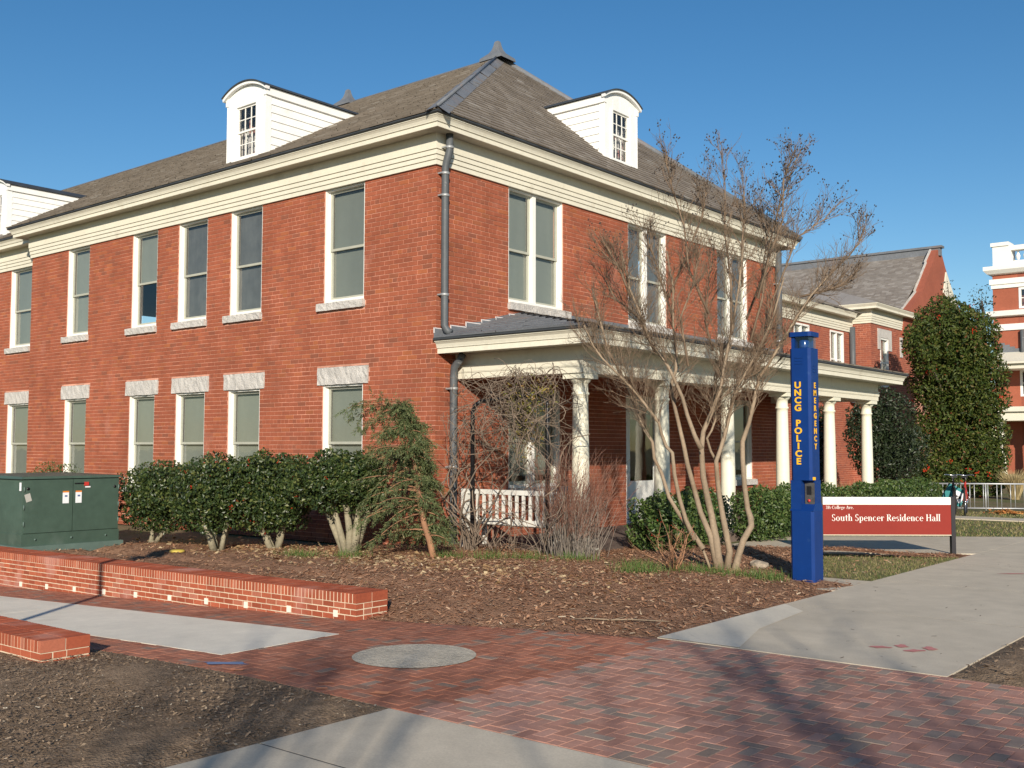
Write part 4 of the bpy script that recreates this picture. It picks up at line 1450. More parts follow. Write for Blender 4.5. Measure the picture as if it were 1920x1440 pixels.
# roofs: link, bay and the steep gable
GY, GZ_, GX = 32.3, 9.60, -2.35
wr = MB()
wr.add([(-2.68, 12.4, 6.37), (-2.68, 25.0, 6.37), (-7.5, 25.0, 8.3), (-7.5, 12.4, 8.3)], [(0, 1, 2, 3)])
wr.add([(-1.99, 24.4, 6.70), (-1.99, 29.4, 6.70), (-4.2, 29.4, 7.5), (-4.2, 26.6, 7.5)], [(0, 1, 2, 3)])
wr.add([(-1.99, 24.4, 6.70), (-4.2, 26.6, 7.5), (-6.4, 26.6, 7.5), (-6.4, 24.4, 6.70)], [(0, 1, 2, 3)])
wroof = wr.build('roof', SLATE_FAR, wing)
lk = Vector((-4.82, 0, 1.93))
slates('slates', (-2.68, 0, 6.375), (0, 1, 0), lk, lk.length, lambda v: (12.4, 25.0), wroof, SLATE_FAR, 51, expo=.2)
g0 = Vector((0, GY - 27.8, GZ_ - 6.35))
slates('slates', (GX - .25, 27.8, 6.35), (-1, 0, 0), g0, g0.length, lambda v: (0, 9.0), wroof, SLATE_FAR, 52, expo=.125, wlo=.2, whi=.3)
gb = MB()
gb.add([(GX - .25, 27.8, 6.33), (-11.4, 27.8, 6.33), (-11.4, GY, GZ_ - .02), (GX - .25, GY, GZ_ - .02)], [(0, 1, 2, 3)])
gb.add([(GX - .25, 36.8, 6.33), (-11.4, 36.8, 6.33), (-11.4, GY, GZ_ - .02), (GX - .25, GY, GZ_ - .02)], [(3, 2, 1, 0)])
gb.build('roof_deck', SLATE_FAR, wroof)
rg_ = MB()
rg_.box(-11.4, GX + .12, GY - .12, GY + .12, GZ_ - .12, GZ_ + .22)
rg_.box(-11.4, GX + .2, GY - .18, GY + .18, GZ_ + .2, GZ_ + .29)
rg_.build('ridge_cap', LEAD, wroof)
gp = MB()
poly = [(GX, 27.9, 5.9), (GX, 36.7, 5.9), (GX, 36.7, 6.5), (GX, 34.3, 7.9), (GX, 33.05, 9.1), (GX, GY + .25, GZ_ + .1), (GX, GY - .25, GZ_ + .1), (GX, 31.45, 9.1), (GX, 30.1, 7.75), (GX, 27.9, 6.5)]
gp.prism(poly, (-.3, 0, 0), (.05, 0, 0))
gp.build('gable_wall', BRICK_FAR, wing)
for pa in (poly[2:6], poly[6:10]):
    gc = MB()
    for a, b in zip(pa, pa[1:]):
        A, B = Vector(a), Vector(b)
        gc.bar(A + Vector((-.22, 0, .03)), B + Vector((-.27, 0, .03)), .07, .07)
    gc.build('coping', STONE, wing)
gt = MB()
gt.prism([(GX + .06, 33.0, 8.9), (GX + .06, 34.4, 7.6), (GX + .06, 34.4, 7.1), (GX + .06, 32.6, 8.0)], (0, 0, 0), (.05, 0, 0))
gt.build('gable_panel', TRIM, wing)

# the tall hall beyond, at the right edge
far = empty('balustraded_building', 'tall brick building with white balustrade at the right edge', 'building', loc=(-7.5, 60.0, 0))
FX = 0.0                              # local: wall runs along +X from the corner, facing -Y
fw_ = Wall('x', 0.0, 0.0, 18.0, 0, 13.0, [(1.55, 2.4, 10.5, 11.85), (4.6, 5.5, 10.5, 11.85), (7.6, 8.5, 10.5, 11.85), (1.5, 2.2, 4.9, 6.6), (4.4, 5.4, 4.9, 6.6), (2.0, 3.0, 1.0, 2.9)])
fc = MB()
fw_.core(fc, 0.0, .3)
fc.box(0.0, 17.9, .62, 12, 0, 12.8)
fc.build('wall', BRICK_FAR, far)
FP = [(0, 12), (0, 0), (18, 0)]
for pr_ in ([(-.05, 12.75), (.25, 12.82), (.45, 13.05), (.45, 13.3), (-.05, 13.3)], [(-.05, 11.88), (.08, 11.88), (.08, 12.1), (.16, 12.14), (.16, 12.48), (-.05, 12.5)], [(-.05, 10.02), (.3, 10.08), (.36, 10.4), (-.05, 10.44)], [(-.05, 9.15), (.1, 9.15), (.1, 9.55), (-.05, 9.55)]):
    ft = MB()
    trim(ft, pr_, FP)
    ft.build('cornice', TRIMW, far)
fb = MB()
fb.box(.05, 1.15, -.02, 1.1, 13.31, 14.62)
fb.box(-.05, 1.05, -.1, 1.2, 14.62, 14.86)
fb.box(1.15, 18, 0.1, .6, 13.31, 13.62)
fb.box(1.15, 18, 0.02, .68, 14.3, 14.6)
fb_o = fb.build('parapet', TRIMW, far)
bal = MB().lathe([(.08, 13.62), (.05, 13.68), (.12, 13.85), (.13, 13.95), (.05, 14.15), (.09, 14.3)], (0, 0, 0), 8).mesh('baluster')
bal.materials.append(TRIMW)
for i in range(14):
    o = link('baluster', bal, fb_o); o.location = (1.5 + i * .42, .35, 0)
for a, b, c, d in fw_.holes:
    simple_window(fw_, a, b, c, d, far, bl=False, t=.14)
for a in (2.75, 5.9):
    pl2 = MB(); pl2.lathe([(.2, 10.46), (.16, 10.6), (.14, 11.7), (.2, 11.86)], (a, -.22, 0), 12); pl2.build('pilaster', TRIMW, far)
fds = MB(); fds.tube([(1.72, -.15, 9.1), (1.72, -.15, 6.9)], .12, 8); fds.build('downspout', ZINC, far)
fpr = MB()
fpr.add([(.35, -.02, 7.75), (.35, -2.2, 7.0), (18, -2.2, 7.0), (18, -.02, 7.75)], [(0, 1, 2, 3)])
fpr.box(.3, 18, -2.25, -.02, 6.85, 6.99)
fpr.box(.45, 18, -2.0, -.02, 6.55, 6.85)
fpr.build('upper_porch', TRIM, far)
stp = MB()
for i in range(6):
    stp.box(.35 + i * .3, .65 + i * .3, -.06, -.02, 7.2, 8.35 - i * .13)
stp.build('flashing', LEAD, far)
fp2 = MB()
fp2.box(.1, 18, -3.2, -.02, 3.85, 4.15)
fp2.box(.3, 18, -3.0, -.02, 3.3, 3.85)
fp_ = fp2.build('porch', TRIM, far)
cm = MB().lathe([(.26, 0), (.26, .15), (.21, .2), (.17, 3.0), (.22, 3.15), (.24, 3.3)], (0, 0, 0), 16).mesh('column')
cm.materials.append(COLUMN)
for i in range(5):
    o = link('column', cm, fp_); o.location = (1.05 + i * 2.6, -2.7, 0)

# ================================================================== GARDEN WALLS
def garden_wall(name, label, x0, x1, y0, y1, ztop, zbase_fn, nsingle, face_dir=-1, weeps=()):
    """running brick wall capped with a rowlock course; front at y0 (facing -Y), right end at x1"""
    root = empty(name, label, 'wall', 'low brick garden walls', loc=(x1, y0, 0))
    mb = MB()
    n = int((x1 - x0) / .5)
    for i in range(n):
        a, b = lerp(x0, x1, i / n), lerp(x0, x1, (i + 1) / n)
        za, zb = ztop(a), ztop(b)
        zl = zbase_fn(a) - .25
        e = .005
        vs = [(a, y0 + e, zl), (b - (e if i == n - 1 else 0), y0 + e, zl), (b - (e if i == n - 1 else 0), y1 - e, zl), (a, y1 - e, zl),
              (a, y0 + e, za - e), (b - (e if i == n - 1 else 0), y0 + e, zb - e), (b - (e if i == n - 1 else 0), y1 - e, zb - e), (a, y1 - e, za - e)]
        mb.add([(v[0] - x1, v[1] - y0, v[2]) for v in vs], [(0, 1, 5, 4), (4, 5, 6, 7), (2, 3, 7, 6)] + ([(1, 2, 6, 5)] if i == n - 1 else []) + ([(3, 0, 4, 7)] if i == 0 else []))
    mb.build('mortar_core', WMORT, root)
    pcs = []
    rn_ = random.Random(hash(name) % 999)
    RH = 0.098                       # rowlock height
    # rowlock cap: bricks on edge across the wall, two long
    pitch = .0535
    nb = int((x1 - x0) / pitch)
    for i in range(nb):
        b_ = x1 - i * pitch; a_ = b_ - pitch
        zt = ztop((a_ + b_) / 2)
        ym = (y0 + y1) / 2
        for (p, q) in ((y0, ym), (ym, y1)):
            pcs.append((a_ + .0075, b_ - (.0075 if i else 0), p + (0 if p == y0 else .005), q - (0 if q == y1 else .005), zt - RH + .008, zt + rn_.uniform(-.001, .002)))
    # stretcher courses on front and end
    ch = .0575
    for c in range(11):
        off = 0 if c % 2 == 0 else .08
        u = x1 + off
        while u > x0:
            a_, b_ = u - .16, min(u, x1)
            u -= .16
            if b_ - a_ < .05: continue
            xm = (a_ + b_) / 2
            zt = ztop(xm) - RH - c * ch
            if zt < zbase_fn(xm) - .03: continue
            pcs.append((max(a_, x0) + .006, b_ - (.006 if b_ < x1 else 0), y0, y0 + .09, zt - ch + .0115, zt))
        # end face
        zt = ztop(x1) - RH - c * ch
        if zt > zbase_fn(x1) - .03:
            cuts = [y0 + .1, y0 + .2, y0 + .3, y1] if c % 2 else [y0 + .1, y0 + .21, y1]
            for p, q in zip(cuts, cuts[1:]):
                pcs.append((x1 - .09, x1 - .0015, p + .005, q - (.005 if q < y1 else 0), zt - ch + .0115, zt))
    def dist(q):
        return (Vector(((q[0] + q[1]) / 2, q[2], (q[4] + q[5]) / 2)) - CAM).length
    vis = [q for q in pcs if (in_view(q[0], q[2], q[5]) or (-1, 0))[0] > 0]
    vis.sort(key=dist)
    single = vis[:nsingle]
    ids = {id(q) for q in single}
    for q in single:
        key = ('g', round(q[1] - q[0], 3), round(q[3] - q[2], 3), round(q[5] - q[4], 2))
        if key not in pm:
            me = MB().box(0, q[1] - q[0], 0, q[3] - q[2], 0, q[5] - q[4]).mesh('brick')
            me.materials.append(WBRICK)
            pm[key] = me
        o = link('brick', pm[key], root)
        o.location = (q[0] - x1, q[2] - y0, q[4])
    st = MB()
    for q in pcs:
        if id(q) not in ids:
            st.box(q[0] - x1, q[1] - x1, q[2] - y0, q[3] - y0, q[4], q[5])
    if st.v:
        tag(st.build('brickwork', WBRICK, root), kind='stuff')
    for xx in weeps:
        zz = gz(xx) + .065
        v = MB()
        v.box(xx - .028 - x1, xx + .028 - x1, -.012, .02, zz - .032, zz + .032)
        vo = v.build('drain_outlet', WEEP, root)
    return root


WT = lambda x: 0.214 - 0.0085 * max(0, 3.72 - x)
garden_wall('garden_wall', 'long low brick garden wall in front of the green cabinet', -8.5, 3.72, -4.97, -4.56, WT, gz, 270, weeps=[3.437 - .703 * i for i in range(14)])
WT2 = lambda x: 0.118 - 0.006 * max(0, 3.3 - x)
garden_wall('garden_wall', 'short stub of brick wall at the left edge beside the dark bed', -3.0, 3.30, -7.80, -7.40, WT2, gz, 30)

# ================================================================== TRANSFORMER CABINET
tx, ty = -3.9, -4.50
tr_ = empty('utility_cabinet', 'dark green metal transformer cabinet behind the garden wall', 'utility box', loc=(tx, ty, 0.06))
tb = MB()
# base pad and lower skirt
tb.box(-1.75, 0.05, -.05, 1.57, -.25, 0.10)
tb.build('base', TGREENL, tr_)
tm = MB()
tm.box(-1.7, 0, 0, 1.52, 0.10, 0.27)
tm.box(-1.69, -.012, .012, 1.508, .27, 1.07)
body = tm.build('body', TGREEN, tr_)
tl = MB()
tl.add([(-1.73, -.03, 1.07), (.02, -.03, 1.07), (.02, 1.55, 1.07), (-1.73, 1.55, 1.07), (-1.70, 0, 1.12), (-.01, 0, 1.105), (-.01, 1.52, 1.105), (-1.70, 1.52, 1.12)], [(0, 1, 5, 4), (1, 2, 6, 5), (2, 3, 7, 6), (3, 0, 4, 7), (4, 5, 6, 7), (3, 2, 1, 0)])
tl.build('lid', TGREEN, tr_)
for a, b in ((.02, .755), (.765, 1.50)):
    MB().box(-.011, .004, a, b, .285, 1.055).build('door_panel', TGREEN, tr_)
MB().box(.0, .018, .78, .93, .985, 1.0).build('handle', BLACK, tr_)
MB().box(.004, .02, .93, 1.0, .955, 1.01).build('padlock', REDP, tr_)
MB().box(.004, .012, .95, 1.03, .925, .945).build('sticker', STICK, tr_)
for yy in (.60, .80):
    s_ = MB().box(.004, .008, yy, yy + .095, .70, .88).build('sticker', STICK, tr_)
    MB().box(.004, .0095, yy, yy + .095, .86, .882).build('sticker_band', ORANGE, s_)
    MB().box(.0085, .0100, yy + .03, yy + .07, .795, .82).build('print', INK, s_)
MB().obox((.006, .08, .80), (.003, 0, 0), (0, .04, .012), (0, -.016, .055)).build('sticker', mat('sticker_grey', (.42, .42, .38), .6), tr_)
MB().box(-.09, -.04, -.006, .0, .90, 1.02).build('sticker', STICK, tr_)
for yy in (.022, 1.498):
    for zz in (.42, .66, .92):
        hv = MB(); hv.tube([(.006, yy, zz - .035), (.006, yy, zz + .035)], .010, 8); hv.build('hinge', TGREENL, tr_)
for yy in (.2, .75, 1.3):
    hv = MB(); hv.tube([(.0, yy, .19), (.012, yy, .19)], .016, 8); hv.build('bolt', TGREENL, tr_)
for yy in (.075, 1.43):
    hv = MB(); hv.tube([(.004, yy, .93), (.012, yy, .93)], .022, 10); hv.build('bolt', BLACK, tr_)

# ================================================================== EMERGENCY CALL POLE
ex_, ey_ = 5.825, 0.02
pole = empty('emergency_pole', 'tall blue emergency call pole with yellow lettering beside the walk', 'call pole', loc=(ex_, ey_, 0.0))
S = 0.262


def cham(mb, x0, x1, y0, y1, z0, z1, c=.03):
    pl_ = [(x0 + c, y0), (x1 - c, y0), (x1, y0 + c), (x1, y1 - c), (x1 - c, y1), (x0 + c, y1), (x0, y1 - c), (x0, y0 + c)]
    mb.prism([(a, b, 0) for a, b in pl_], (0, 0, z0), (0, 0, z1))


pb = MB()
cham(pb, -.012, S + .02, -.02, S + .012, 0.0, .86)
pb.build('lower_body', BLUE, pole)
sh = MB()
sh.add([(-.012, -.02, .8605), (S + .02, -.02, .8605), (S + .02, S + .012, .8605), (-.012, S + .012, .8605), (0, .10, .95), (S, .10, .95), (S, S, .95), (0, S, .95)], [(0, 1, 5, 4), (1, 2, 6, 5), (2, 3, 7, 6), (3, 0, 4, 7), (4, 5, 6, 7)])
sh.build('shoulder', BLUE, pole)
md = MB()
md.box(0, .13, 0, S - .002, .8625, 1.22)
md.box(.13, S - .002, .10, S - .002, .8625, 1.22)
md.build('call_recess', BLUE, pole)
cp = MB().box(.138, S - .008, .085, .101, .93, 1.19).build('call_panel', PANEL, pole)
MB().box(.165, .22, .078, .086, 1.05, 1.15).build('speaker_grille', BLACK, cp)
bt = MB(); bt.tube([(.19, .086, .98), (.19, .074, .98)], .018, 12); bt.build('call_button', REDP, cp)
ub = MB()
cham(ub, 0, S, 0, S, 1.221, 2.79)
ub.build('upper_body', BLUE, pole)
for i in range(3):
    v = MB(); v.box(.07, .17, -.006, .002, 2.60 + i * .035, 2.612 + i * .035); v.build('vent', BLUE, pole)
    v = MB(); v.box(S - .002, S + .006, .09, .17, 2.50 + i * .035, 2.512 + i * .035); v.build('vent', BLUE, pole)
hd_ = MB()
hd_.box(.02, .06, .02, S - .02, 2.79, 2.93); hd_.box(.06, .205, S - .05, S - .02, 2.79, 2.93)
hd_.build('beacon_post', BLUE, pole)
MB().box(.07, .235, .03, .235, 2.792, 2.928).build('beacon_cover', BEACON, pole)
bl_ = MB(); bl_.lathe([(.06, 2.795), (.062, 2.81), (.062, 2.88), (.05, 2.90), (.01, 2.905)], (.14, .12, 0), 14); bl_.build('beacon', BEACONB, pole)
ct = MB()
cham(ct, -.01, S + .01, -.01, S + .01, 2.93, 2.985)
ct.build('cap', BLUE, pole)
MB().box(S - .02, S + .028, .03, .05, 1.225, 1.26).build('sticker', YELLOW, pole)


def text_mesh(ch, size, bold=0.034, ext=0.002):
    cu = bpy.data.curves.new('t', 'FONT')
    cu.body = ch
    cu.size = size
    cu.align_x = 'CENTER'
    cu.offset = bold * size
    cu.extrude = ext
    cu.resolution_u = 3
    o = bpy.data.objects.new('t', cu)
    COL.objects.link(o)
    bpy.context.view_layer.update()
    dg = bpy.context.evaluated_depsgraph_get()
    me = bpy.data.meshes.new_from_object(o.evaluated_get(dg))
    vs = [v.co.copy() for v in me.vertices]
    fs = [tuple(p.vertices) for p in me.polygons]
    bpy.data.objects.remove(o); bpy.data.curves.remove(cu); bpy.data.meshes.remove(me)
    return vs, fs


def stacked(txt, ztop, step, size, put_fn, parent, m, name='lettering', xs=1.0):
    mb = MB()
    z = ztop
    for ch in txt:
        if ch != ' ':
            vs, fs = text_mesh(ch, size)
            mb.add([put_fn(v.x * xs, z + v.y, v.z) for v in vs], fs)
        z -= step
    return mb.build(name, m, parent)


stacked('UNCG POLICE', 2.315, .0905, .104, lambda a, z, d: (.105 + a, -.004 - d, z), pole, YELLOW, xs=1.15)
stacked('EMERGENCY', 2.315, .0905, .092, lambda a, z, d: (S + .004 + d, .12 + a, z), pole, YELLOW, xs=1.1)

# ================================================================== SIGN
def serif_glyphs():
    G = {}
    TH, TN = .145, .055

    def ring(cx, cy, rx, ry, a0, a1, th=TH, tn=TN, n=18):
        q = []
        for i in range(n):
            for (t, o) in ((i, 0), (i + 1, 0), (i + 1, 1), (i, 1)):
                a = R(lerp(a0, a1, t / n))
                wth = th * abs(math.cos(a)) ** 1.3
                wtn = tn
                rx_, ry_ = rx - o * max(wth, tn * .7), ry - o * wtn
                q.append((cx + rx_ * math.cos(a), cy + ry_ * math.sin(a)))
        return [q[i * 4:i * 4 + 4] for i in range(n)]

    def box(a, b, c, d): return [[(a, c), (b, c), (b, d), (a, d)]]

    def ser(x, y, w=.15, up=1): return [[(x - w, y), (x + w, y), (x + w, y + up * .045), (x - w, y + up * .045)]]

    def stem(x, a, b, w=TH, s0=True, s1=True):
        r_ = box(x - w / 2, x + w / 2, a, b)
        if s0: r_ += ser(x, a, w * .95)
        if s1: r_ += ser(x, b, w * .95, -1)
        return r_

    def line(x0, y0, x1, y1, w): return [[(x0 - w / 2, y0), (x0 + w / 2, y0), (x1 + w / 2, y1), (x1 - w / 2, y1)]]
    X = .64
    G['S'] = (ring(.27, .74, .23, .27, 35, 270, .12) + ring(.27, .25, .25, .26, 90, -145, .13) + box(.42, .47, .78, .98) + box(.02, .07, .03, .24), .60)
    G['s'] = (ring(.21, .48, .17, .17, 35, 270, .11) + ring(.21, .17, .19, .18, 90, -145, .11), .48)
    G['o'] = (ring(.28, X / 2, .28, X / 2 + .01, 0, 360), .64)
    G['c'] = (ring(.28, X / 2, .28, X / 2 + .01, 45, 315), .58)
    G['e'] = (ring(.28, X / 2, .28, X / 2 + .01, 5, 315) + box(.10, .53, X / 2 + .01, X / 2 + .06), .60)
    G['u'] = (stem(.12, .14, X, s0=False) + ring(.27, .2, .22, .21, 180, 300, .145) + stem(.48, 0, X), .68)
    G['n'] = (stem(.12, 0, X) + ring(.30, X - .22, .24, .23, 0, 135, .145) + stem(.47, 0, X - .2, s1=False), .66)
    G['h'] = (stem(.12, 0, 1.05) + ring(.30, X - .22, .24, .23, 0, 135, .145) + stem(.47, 0, X - .2, s1=False), .66)
    G['r'] = (stem(.12, 0, X) + ring(.30, X - .24, .19, .24, 35, 125, .14), .47)
    G['i'] = (stem(.13, 0, X) + ring(.13, .88, .09, .09, 0, 360, .09, .09), .31)
    G['l'] = (stem(.13, 0, 1.05), .31)
    G['t'] = (box(.10, .24, .1, .86) + box(.0, .38, X - .06, X) + ring(.25, .15, .15, .16, 180, 300, .14), .42)
    G['d'] = (ring(.27, X / 2, .26, X / 2 + .01, 40, 320) + stem(.46, 0, 1.05), .68)
    G['p'] = (stem(.13, -.3, X) + ring(.32, X / 2, .26, X / 2 + .01, -140, 140), .66)
    G['a'] = (ring(.23, .18, .21, .19, 60, 330, .14) + box(.35, .49, .06, X - .16) + ring(.26, X - .2, .23, .21, 0, 150, .14) + box(.45, .58, 0, .06), .62)
    G['g'] = (ring(.25, X - .21, .22, .22, 0, 360, .13) + ring(.27, -.12, .25, .17, 0, 360, .12) + box(.12, .2, .02, .24) + box(.4, .56, X - .05, X), .60)
    G['v'] = (line(.10, X, .28, 0, .14) + line(.48, X, .31, 0, .06) + ser(.1, X, .13, -1) + ser(.48, X, .11, -1), .60)
    G['H'] = (stem(.16, 0, 1) + stem(.66, 0, 1) + box(.2, .62, .48, .54), .84)
    G['R'] = (stem(.16, 0, 1) + ring(.34, .74, .27, .26, -100, 100, .14) + line(.34, .5, .66, 0, .16) + box(.16, .36, .95, 1) + box(.16, .36, .48, .53) + ser(.68, 0, .09), .77)
    G['C'] = (ring(.42, .5, .42, .51, 42, 318, .16) + box(.70, .745, .68, .96), .82)
    G['A'] = (line(.07, 0, .36, 1, .06) + line(.65, 0, .37, 1, .16) + box(.2, .5, .30, .35) + ser(.08, 0, .11) + ser(.65, 0, .15), .77)
    G['3'] = (ring(.22, .74, .21, .26, 150, -80, .14) + ring(.22, .26, .24, .27, 85, -150, .14), .52)
    G['1'] = (stem(.22, 0, 1, s1=False) + line(.08, .84, .22, .98, .08), .42)
    G['6'] = (ring(.26, .3, .25, .31, 0, 360, .13) + ring(.40, .42, .39, .58, 95, 185, .13), .56)
    G['.'] = (ring(.1, .07, .08, .08, 0, 360, .08, .08, 8), .26)
    G[' '] = ([], .30)
    return G


GL = serif_glyphs()


def serif_text(mb, txt, x, z, h, put_fn, track=.04):
    for ch in txt:
        qs, adv = GL[ch]
        for q in qs:
            mb.add([put_fn(x + a * h, z + b * h) for a, b in q], [(0, 1, 2, 3)])
        x += (adv + track) * h
    return x


SA = Vector((4.71, 3.55, 0)); SB = Vector((6.24, 4.80, 0))
sdir = (SB - SA).normalized()
SL = (SB - SA).length
sign = empty('hall_sign', 'low red name sign with white top band between black posts', 'sign', loc=(SA.x, SA.y, 0.0), rz=math.atan2(sdir.y, sdir.x))
pn = MB()
pn.box(.0, SL - .04, -.035, .035, .30, .748)
pn_o = pn.build('panel', SIGNR, sign)
wb = MB().box(-.001, SL - .04, -.037, .037, .75, .862).build('top_band', SIGNW, sign)
MB().box(.0, SL - .04, -.037, .037, .288, .2995).build('bottom_edge', mat('sign_cream', (.62, .55, .42), .6), sign)
for a in (-.06, SL - .038):
    MB().box(a, a + .062, -.04, .04, -.1, .872).build('post', SIGNB, sign)
lt = MB()
put = lambda a, z: (a, -.0385, z)
serif_text(lt, '316 College Ave.', .045, .685, .048, put)
lt.build('address_lettering', SIGNW, pn_o)
lt = MB()
xe = serif_text(lt, 'South Spencer Residence Hall', .135, .505, .100, put, .036)
lt.build('name_lettering', SIGNW, pn_o)

# ================================================================== PLANTING
def px_blob(px0, px1, py0, py1, dep, rdepth):
    """an ellipsoid of foliage of real size at distance dep"""
    c = at_depth((px0 + px1) / 2, (py0 + py1) / 2, dep)
    k_ = dep / FPX
    return (c.x, c.y, c.z, (px1 - px0) / 2 * k_, rdepth, (py1 - py0) / 2 * k_)


def limb(mb, a, b, r1, r2, n=5, wob=.04, k=7, rn_=random):
    a, b = Vector(a), Vector(b)
    L = (b - a).length
    pts = []
    for i in range(n + 1):
        t = i / n
        p = a.lerp(b, t)
        if 0 < i < n:
            p += Vector((rn_.gauss(0, 1), rn_.gauss(0, 1), rn_.gauss(0, .4))) * wob * L
        pts.append(p)
    mb.tube(pts, [lerp(r1, r2, i / n) for i in range(n + 1)], k)


HOL = [('low spreading holly shrub next to the green cabinet', (-3.83, -2.40), (222, 402, 866, 985), 16.78),
       ('clipped holly shrub, second along from the green cabinet', (-2.18, -2.36), (340, 482, 853, 985), 15.76),
       ('clipped holly shrub, third along from the green cabinet', (-1.68, -1.71), (430, 577, 850, 986), 15.96),
       ('clipped holly shrub with splayed bare trunks beside the leaning cedar', (-0.23, -1.515), (556, 712, 845, 948), 15.2)]
for i, (lab, (hx, hy), (a, b, c, d), dep) in enumerate(HOL):
    z0 = bedz(hx, hy) - .03
    root = empty('holly_shrub', lab, 'shrub', 'holly shrubs along the brick wall', loc=(hx, hy, z0))
    rn_ = random.Random(60 + i)
    bl = px_blob(a - 14, b + 14, c - 2, d + 16, dep, .66)
    bx, by, bz, rx, ry, rz_ = bl
    loc = lambda v: (v[0] - hx, v[1] - hy, v[2] - z0)
    B0 = (*loc((bx, by, bz)), rx * .93, ry, rz_ * .92)
    bs = [B0]
    for k_ in range(7):
        an_ = rn_.uniform(0, 6.28)
        bs.append((B0[0] + math.cos(an_) * rx * .45, B0[1] + math.sin(an_) * ry * .4, B0[2] + rn_.uniform(-.35, .42) * rz_, rx * .50, ry * .55, rz_ * .52))
    tk = MB()
    nt_ = [3, 4, 4, 7][i]
    for k_ in range(nt_):
        an_ = 2 * math.pi * k_ / nt_ + rn_.uniform(-.3, .3)
        rr = rn_.uniform(.25, .6)
        if i == 3: rr = rn_.uniform(.45, .8)
        foot = Vector((math.cos(an_) * .06, math.sin(an_) * .06, 0))
        knee = Vector((B0[0] * .5 + math.cos(an_) * rx * rr * .75, B0[1] * .5 + math.sin(an_) * ry * rr * .6, max(.25, B0[2] - rz_ * .75)))
        tip = Vector((B0[0] + math.cos(an_) * rx * min(rr, .6), B0[1] + math.sin(an_) * ry * min(rr, .6), B0[2] + rn_.uniform(-.1, .1)))
        r1 = rn_.uniform(.032, .055) * (1.15 if i == 3 else 1)
        tk.tube([foot, foot.lerp(knee, .5) + Vector((rn_.gauss(0, .015), rn_.gauss(0, .015), 0)), knee, tip], [r1 * 1.25, r1, r1 * .8, r1 * .35], 9)
        for q in range(3):
            tp = tip + Vector((rn_.uniform(-.2, .2), rn_.uniform(-.15, .15), rn_.uniform(-.05, .15))) * (.6 if i == 3 else 1)
            tk.tube([knee.lerp(tip, .3), tp], [r1 * .35, .006], 5)
    tk.tube([(0, 0, -.06), (0, 0, .05)], [.16 if i == 3 else .11, .10 if i == 3 else .07], 10)
    tk.build('trunk', BARKH, root)
    leaf_cloud('crown', bs, 25000, .056, HOLLY, root, seed=70 + i, shell=.5, out=.5, aspect=.6, power=2.7)
    berries('berries', bs[:1], 9 + 5 * (i % 3), .008, BERRY, root, 80 + i, 6)
# small shrub showing over the cabinet
root = empty('low_shrub', 'small olive shrub peeking over the cabinet top', 'shrub', loc=(-7.2, -1.2, 0.05))
bl = px_blob(60, 145, 868, 960, 20.3, .6)
bs = [(bl[0] + 7.2, bl[1] + 1.2, bl[2] - .05, bl[3], .6, bl[5])]
leaf_cloud('crown', bs, 3000, .05, HEDGE, root, 77, shell=.7, out=.5)
tk = MB(); limb(tk, (0, 0, -.1), (0, 0, .7), .04, .015); tk.build('trunk', BARKD, root)

# ---- leaning cedar in front of the corner
cx, cy, dep = 1.25, -1.42, 14.3
z0 = bedz(cx, cy)
cedar = empty('cedar', 'leaning feathery cedar with red trunk at the building corner', 'conifer', loc=(cx, cy, z0))
rn_ = random.Random(5)
tr_px = [(815, 1046), (806, 1015), (795, 982), (787, 940), (782, 907), (777, 868), (770, 830), (758, 790), (742, 752)]
tp = [at_depth(a, b, dep + .05 * i) - Vector((cx, cy, z0)) for i, (a, b) in enumerate(tr_px)]
tp[0].z = -.05
tk = MB()
tk.tube(tp, [.052, .045, .041, .037, .033, .028, .022, .016, .008], 8)
NV, NF = [], []


def spray(p, d, L, n, droop=.5):
    """flat drooping spray of needles along a twig"""
    d = d.normalized()
    q = p.copy()
    for i in range(n):
        t = i / n
        dd = (d + Vector((0, 0, -droop * t))).normalized()
        q = q + dd * (L / n)
        for s in range(4):
            side = dd.cross(Vector((rn_.gauss(0, 1), rn_.gauss(0, 1), rn_.gauss(0, 1)))).normalized()
            nd = (dd * .8 + side * .75 + Vector((0, 0, -.25))).normalized()
            ln = rn_.uniform(.035, .075) * (1 - .35 * t)
            wv = nd.cross(Vector((rn_.gauss(0, 1), rn_.gauss(0, 1), rn_.gauss(0, 1)))).normalized() * ln * .075
            k0 = len(NV)
            NV.extend([q - wv * .5, q + nd * ln * .5 - wv * 1.3, q + nd * ln, q + nd * ln * .5 + wv * 1.3])
            NF.append((k0, k0 + 1, k0 + 2, k0 + 3))


